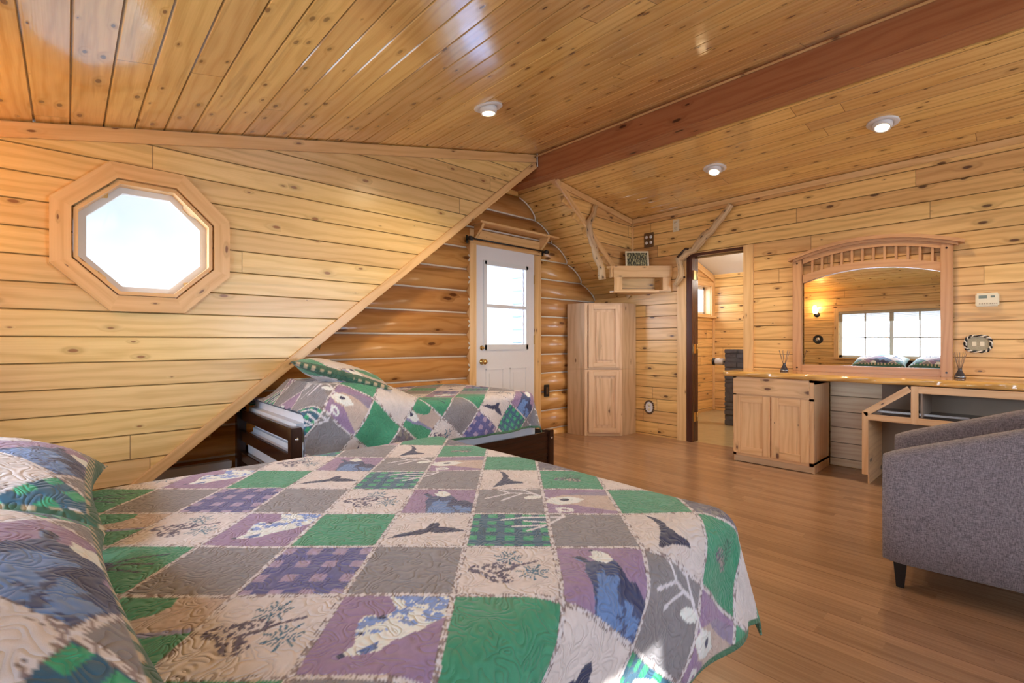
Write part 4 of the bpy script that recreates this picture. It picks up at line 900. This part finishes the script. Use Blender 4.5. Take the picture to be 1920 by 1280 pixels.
# ---------------------------------------------------------------- bed one (near)
BX0,BX1,BY0,BY1=-.60,1.40,.60,2.06
t=thing('bed','near queen bed under the window wall, with two big patchwork pillows','bed',(.4,1.33,0))
bm=nb(); b2(bm,BX0,BX1,BY0,BY1,.36,.605,bev=.075); obj('mattress',bm,M['sheet'],t)
bm=nb(); b2(bm,BX0,BX1-.12,BY0+.13,BY1-.05,.16,.355,bev=.02); obj('box_spring',bm,M['sheet'],t)
bm=nb(); b2(bm,BX0,BX1-.14,BY0+.15,BY1-.06,.12,.158); b2(bm,XW+.03,XW+.07,BY0,BY1,.1,.76,1,.01); obj('frame',bm,M['esp'],t)
for x in (BX0+.1,BX1-.15):
    for y in (BY0+.22,BY1-.12):
        bm=nb(); tube(bm,[(x,y,0),(x,y,.12)],[.02,.028],12); obj('leg',bm,M['esp'],t)
quilt('quilt',-.50,BX1-.035,BY0+.045,BY1-.03,.622,.38,.0038,(-.11,.905),'large patchwork lodge quilt spread over the near bed',overy=.36,Rb=.085)
# pillow shams
def pillow(name,c,L_,W_,T_,rot,ds,shift,label,group,flange=.035,tip=.10):
    n1=int(L_/ds); n2=int(W_/ds)
    a=np.linspace(-1,1,n1); b=np.linspace(-1,1,n2); A,B=np.meshgrid(a,b,indexing='ij')
    t=thing(name,label,'pillow',c,group); Rm=np.array(rot)
    inn=lambda q,L: np.clip((1-np.abs(q))*L/2/ .5/ L,0,1)
    pa=np.clip(1-np.abs(A)**2.6,0,1)**.55; pb_=np.clip(1-np.abs(B)**2.6,0,1)**.55; H=pa*pb_*T_/2
    # sides pull in between the pointed corners
    X_=A*L_/2*(1-tip*(1-np.abs(B)**2.2)*np.abs(A)**3*.6); Y_=B*W_/2*(1-tip*(1-np.abs(A)**2.2)*np.abs(B)**3)
    wr=.010*(fbm(A*4+2,B*4,21)-.5)
    for sgn,nm in((1,'top_cover'),(-1,'under_cover')):
        Z_=sgn*H+wr*pa*pb_+.0004*sgn
        P_=np.stack([X_,Y_,Z_],-1)@Rm.T
        S=(X_*cS+Y_*cC)/.29+shift[0]; T=(-X_*cC+Y_*cS)/.29+shift[1]; col=paint(S,T)
        ed=np.minimum((1-np.abs(A))*L_/2,(1-np.abs(B))*W_/2)<flange
        pl=(np.sin(X_*2*PI/.045)>0)&(np.sin(Y_*2*PI/.045)>0); fc=np.where(pl[...,None],srgb(200,180,150),srgb(54,98,76)); col[ed]=fc[ed]*(.8+.3*fbm(X_*90,Y_*90,2)[ed][:,None])
        grid_mesh(nm,P_[...,0]+c[0],P_[...,1]+c[1],P_[...,2]+c[2],col,X_+shift[0],Y_+shift[1],M['quilt'],parent=t)
    return t
def rx(a,ax): return Matrix.Rotation(math.radians(a),3,ax)
G='patchwork pillow shams'
def rotm(M3): return [list(r) for r in M3]
# local x = pillow length (world Y), local y = pillow width (world X)
base_=Matrix(((0,1,0),(-1,0,0),(0,0,1)))
pillow('pillow',(-.24,.995,.735),.76,.66,.25,rotm(rx(10,'Y')@rx(3,'Z')@base_),.0045,(.82,.15),'big nearer pillow on the near bed, a large bear face on its front edge','patchwork pillow shams')
pillow('pillow',(-.24,1.79,.735),.75,.66,.25,rotm(rx(10,'Y')@rx(-3,'Z')@base_),.0055,(.95,.0),'farther pillow on the near bed, against the octagon window wall','patchwork pillow shams')
# ---------------------------------------------------------------- bed two (far)
t=thing('bed','far dark wooden single bed against the log wall','bed',(1.85,3.12,0))
HX,FX,NY,FY=.87,2.80,2.60,3.66
for x,zt in((HX,.655),(FX,.405)):
    nm='headboard' if x==HX else 'footboard'
    for y in(NY,FY):
        bm=nb(); b2(bm,x-.028,x+.028,y-.028,y+.028,0,zt,2,.004); po=obj('post',bm,M['esp'],t)
        if y==NY: bm=nb(); lathe(bm,[(.001,-.004),(.009,-.003),(.009,.002),(.001,.003)],(x+.0,y-.029,zt-.06),10,'Y'); o=obj('bolt',bm,M['chrome'],po)
    if x==HX:
        for z0,z1 in((.575,.645),(.435,.505),(.30,.365),(.16,.225)):
            bm=nb(); b2(bm,x-.012,x+.012,NY+.02,FY-.02,z0,z1,1,.004); obj('rail',bm,M['esp'],t)
    else:
        bm=nb(); b2(bm,x-.012,x+.012,NY+.02,FY-.02,.14,.395,1,.004); obj('footboard',bm,M['esp'],t)
for y in(NY,FY):
    bm=nb(); b2(bm,HX+.02,FX-.02,y-.012,y+.012,.13,.39,0,.004); obj('side_rail',bm,M['esp'],t)
bm=nb(); b2(bm,HX+.03,2.62,NY+.035,FY-.035,.52,.70,bev=.04); o=obj('mattress',bm,M['sheet'],t)
bm=nb(); b2(bm,HX+.03,2.70,NY+.03,FY-.03,.30,.515,bev=.03); o=obj('under_mattress',bm,M['sheet'],t)
bm=nb(); b2(bm,HX+.02,FX-.02,NY+.02,FY-.02,.24,.295); obj('slat_base',bm,M['esp'],t)
def blg(P_,Q_):
    e=np.clip((1.78-P_)/.42,0,1); e=e*e*(3-2*e); f=np.clip((Q_-2.50)/.30,0,1); f=f*f*(3-2*f); g_=np.clip((P_-.91)/.15,0,1)*np.clip((3.46-Q_)/.15,0,1)
    return .135*e*f*g_+.02*e*f*(fbm(P_*7,Q_*7,5)-.5)
quilt('quilt',.91,2.58,NY+.04,FY-.10,.722,.30,.006,(.02,.84),'patchwork lodge quilt spread over the far bed and its lower pillow',Rb=.06,overy=.31,bulge=blg,far=.09)
pillow('pillow',(1.36,3.16,.875),.86,.60,.15,rotm(rx(17,'Y')@rx(4,'X')@rx(-22,'Z')@base_),.007,(4.2,2.2),'patchwork pillow lying on the mound at the head of the far bed','patchwork pillow shams')
# ---------------------------------------------------------------- armchair
CC=Vector((3.077,.149,0)); ang=math.atan2(.084,.996); CR3=Matrix.Rotation(ang,3,'Z')
t=thing('armchair','grey tweed tub armchair with dark tapered legs in front of the desk','armchair',tuple(CC))
def path(s):   # s 0..1 round the U, returns outer-centre point and outward normal in local coords
    hw_,fr,bk,rc=.305,.345,-.335,.22
    l1=fr-(bk+rc); l2=PI/2*rc; l3=2*(hw_-rc); tot=2*l1+2*l2+l3; d=s*tot
    if d<l1: return (-hw_,fr-d),(-1,0)
    d-=l1
    if d<l2: a=d/rc; return (-hw_+rc-rc*math.cos(a),bk+rc-rc*math.sin(a)),(-math.cos(a),-math.sin(a))
    d-=l2
    if d<l3: return (-hw_+rc+d,bk),(0,-1)
    d-=l3
    if d<l2: a=d/rc; return (hw_-rc+rc*math.sin(a),bk+rc-rc*math.cos(a)),(math.sin(a),-math.cos(a))
    d-=l2; return (hw_,bk+rc+d),(1,0)
rings=[]; n=64
for i in range(n+1):
    s=i/n; (x,y),(nx,ny)=path(s); f=min(s,1-s)*2; ht=.595+.20*min(1,f/.62)**1.0
    if f>.62: ht=.795
    zb0=.115; th=.058; bul=.010
    endr=1.0; 
    fx=0
    e=min(s,1-s)*n
    k_=1.0 if e>=3 else (0.72,.90,.97)[int(e)]
    ring=[]
    sec=[(-1,0),(-1,.25),(-1,.5),(-1,.8),(-.96,.93),(-.7,.985),(-.25,1.),(.25,1.),(.7,.985),(.96,.93),(1.12,.8),(1.2,.5),(1.12,.25),(.96,.02),(.6,0)]
    for a,b_ in sec:
        hh=zb0+(ht-zb0)*b_ if b_<.9 else ht-(1-b_)*.42
        hh=(hh-.36)*(1-(1-k_)*.12)+.36
        q=CR3@Vector((x+nx*th*a*k_,y+ny*th*a*k_,hh)); ring.append(q+CC)
    rings.append(ring)
bm=nb(); loft(bm,rings); o=obj('arms_and_back',bm,M['fabric'],t)
def cb(bm,x0,x1,y0,y1,z0,z1,bev): 
    box(bm,CC+CR3@Vector(((x0+x1)/2,(y0+y1)/2,(z0+z1)/2)),(x1-x0,y1-y0,z1-z0),CR3,None,bev)
bm=nb(); cb(bm,-.25,.25,-.30,.335,.13,.30,.02); obj('seat_base',bm,M['fabric'],t)
bm=nb(); cb(bm,-.243,.243,-.27,.345,.302,.44,.045); obj('seat_cushion',bm,M['fabric'],t)
for sx in(-1,1):
    for y in(.285,-.27):
        x=sx*(.30 if y>0 else .22); bm=nb()
        rg=[[CC+CR3@Vector((x+sx*o_*0+dx*h_,y+dy*h_,z)) for dx,dy in((-1,-1),(1,-1),(1,1),(-1,1))] for z,h_,o_ in((0,.014,0),(.12,.024,0))]
        loft(bm,rg,smooth=False); obj('leg',bm,M['black'],t)
# ---------------------------------------------------------------- light
w=bpy.data.worlds.new('sky'); sc.world=w; w.use_nodes=True; nt=w.node_tree; nt.nodes.clear(); g=NT(nt)
tc=g.n('ShaderNodeTexCoord').outputs['Generated']; sp=g.n('ShaderNodeSeparateXYZ'); g.put(sp.inputs[0],tc)
# hazy sky: dim in the north (+Y), bright towards the west (-X) where the sun glows
side=g.m('MAXIMUM',g.smooth(g.m('MULTIPLY',sp.outputs[0],-1.),.05,.8),g.smooth(g.m('MULTIPLY',sp.outputs[1],-1.),.05,.8))
cl=g.noise(tc,3.,4,.6)
north=g.mix(g.smooth(cl,.4,.65),(.74,.85,1.0),(.93,.96,1.0))
colr=g.mix(side,north,(.74,.86,1.0))
stren=g.m('ADD',g.smooth(sp.outputs[2],.03,.22,1.0,.60),g.m("MULTIPLY",side,7.5))
gd=g.smooth(sp.outputs[2],-.25,.02,.55,1.)
bg=g.n('ShaderNodeBackground'); g.put(bg.inputs[0],colr); g.put(bg.inputs[1],g.m('MULTIPLY',stren,gd))
out=g.n('ShaderNodeOutputWorld'); g.put(out.inputs[0],bg.outputs[0])
def portal(name,loc,rot,sx,sy):
    l=bpy.data.lights.new(name,'AREA'); l.shape='RECTANGLE'; l.size=sx; l.size_y=sy; l.cycles.is_portal=True
    o=bpy.data.objects.new(name,l); COL.objects.link(o); o.location=loc; o.rotation_euler=rot
for wd in(W2,W3): portal('window_daylight',(XW-.11,(wd[0]+wd[1])/2,(wd[2]+wd[3])/2),(0,-PI/2,0),wd[3]-wd[2],wd[1]-wd[0])
portal('window_daylight',(3.2,YS-.11,1.425),(PI/2,0,0),2.6,1.15)
portal('window_daylight',(O8[0],YC+.12,O8[1]),(-PI/2,0,0),.6,.6)
portal('window_daylight',(3.48,YG+.06,1.47),(-PI/2,0,0),.6,.9)
# sun through the small high window added behind the viewer
sn=bpy.data.lights.new('sun','SUN'); sn.energy=6; sn.angle=.009; sn.color=(1,.95,.85)
so=bpy.data.objects.new('sun',sn); COL.objects.link(so)
src=Vector((.67,YS,1.75)); tgt=Vector((.78,.56,.40)); so.rotation_euler=(tgt-src).to_track_quat('-Z','Y').to_euler()
def pt(name,loc,e,c,r=.08):
    l=bpy.data.lights.new(name,'POINT'); l.energy=e; l.color=c; l.shadow_soft_size=r; o=bpy.data.objects.new(name,l); COL.objects.link(o); o.location=loc
pt('sconce_glow',(XW+.14,2.86,1.76),2.5,(1,.62,.3),.03)
pt('bathroom_fill',(6.5,2.2,1.95),18,(1,.9,.78))  # added fill light without a fixture, brightens the bathroom
# ---------------------------------------------------------------- camera
cam=bpy.data.cameras.new('camera'); co=bpy.data.objects.new('camera',cam); COL.objects.link(co)
co.location=(0,0,1.1); co.rotation_euler=(PI/2,0,-CA); cam.sensor_width=36; cam.lens=904/1920*36; cam.clip_start=.02
sc.camera=co
sc.view_settings.view_transform='Standard'; sc.view_settings.look='None'; sc.view_settings.gamma=1; sc.view_settings.use_curve_mapping=False
sc.view_settings.exposure=1.08
sc.cycles.max_bounces=7; sc.cycles.diffuse_bounces=4; sc.cycles.glossy_bounces=3; sc.cycles.transparent_max_bounces=8; sc.cycles.use_adaptive_sampling=True; sc.cycles.adaptive_threshold=.07; sc.cycles.sample_clamp_indirect=8
sc.cycles.caustics_reflective=False; sc.cycles.caustics_refractive=False
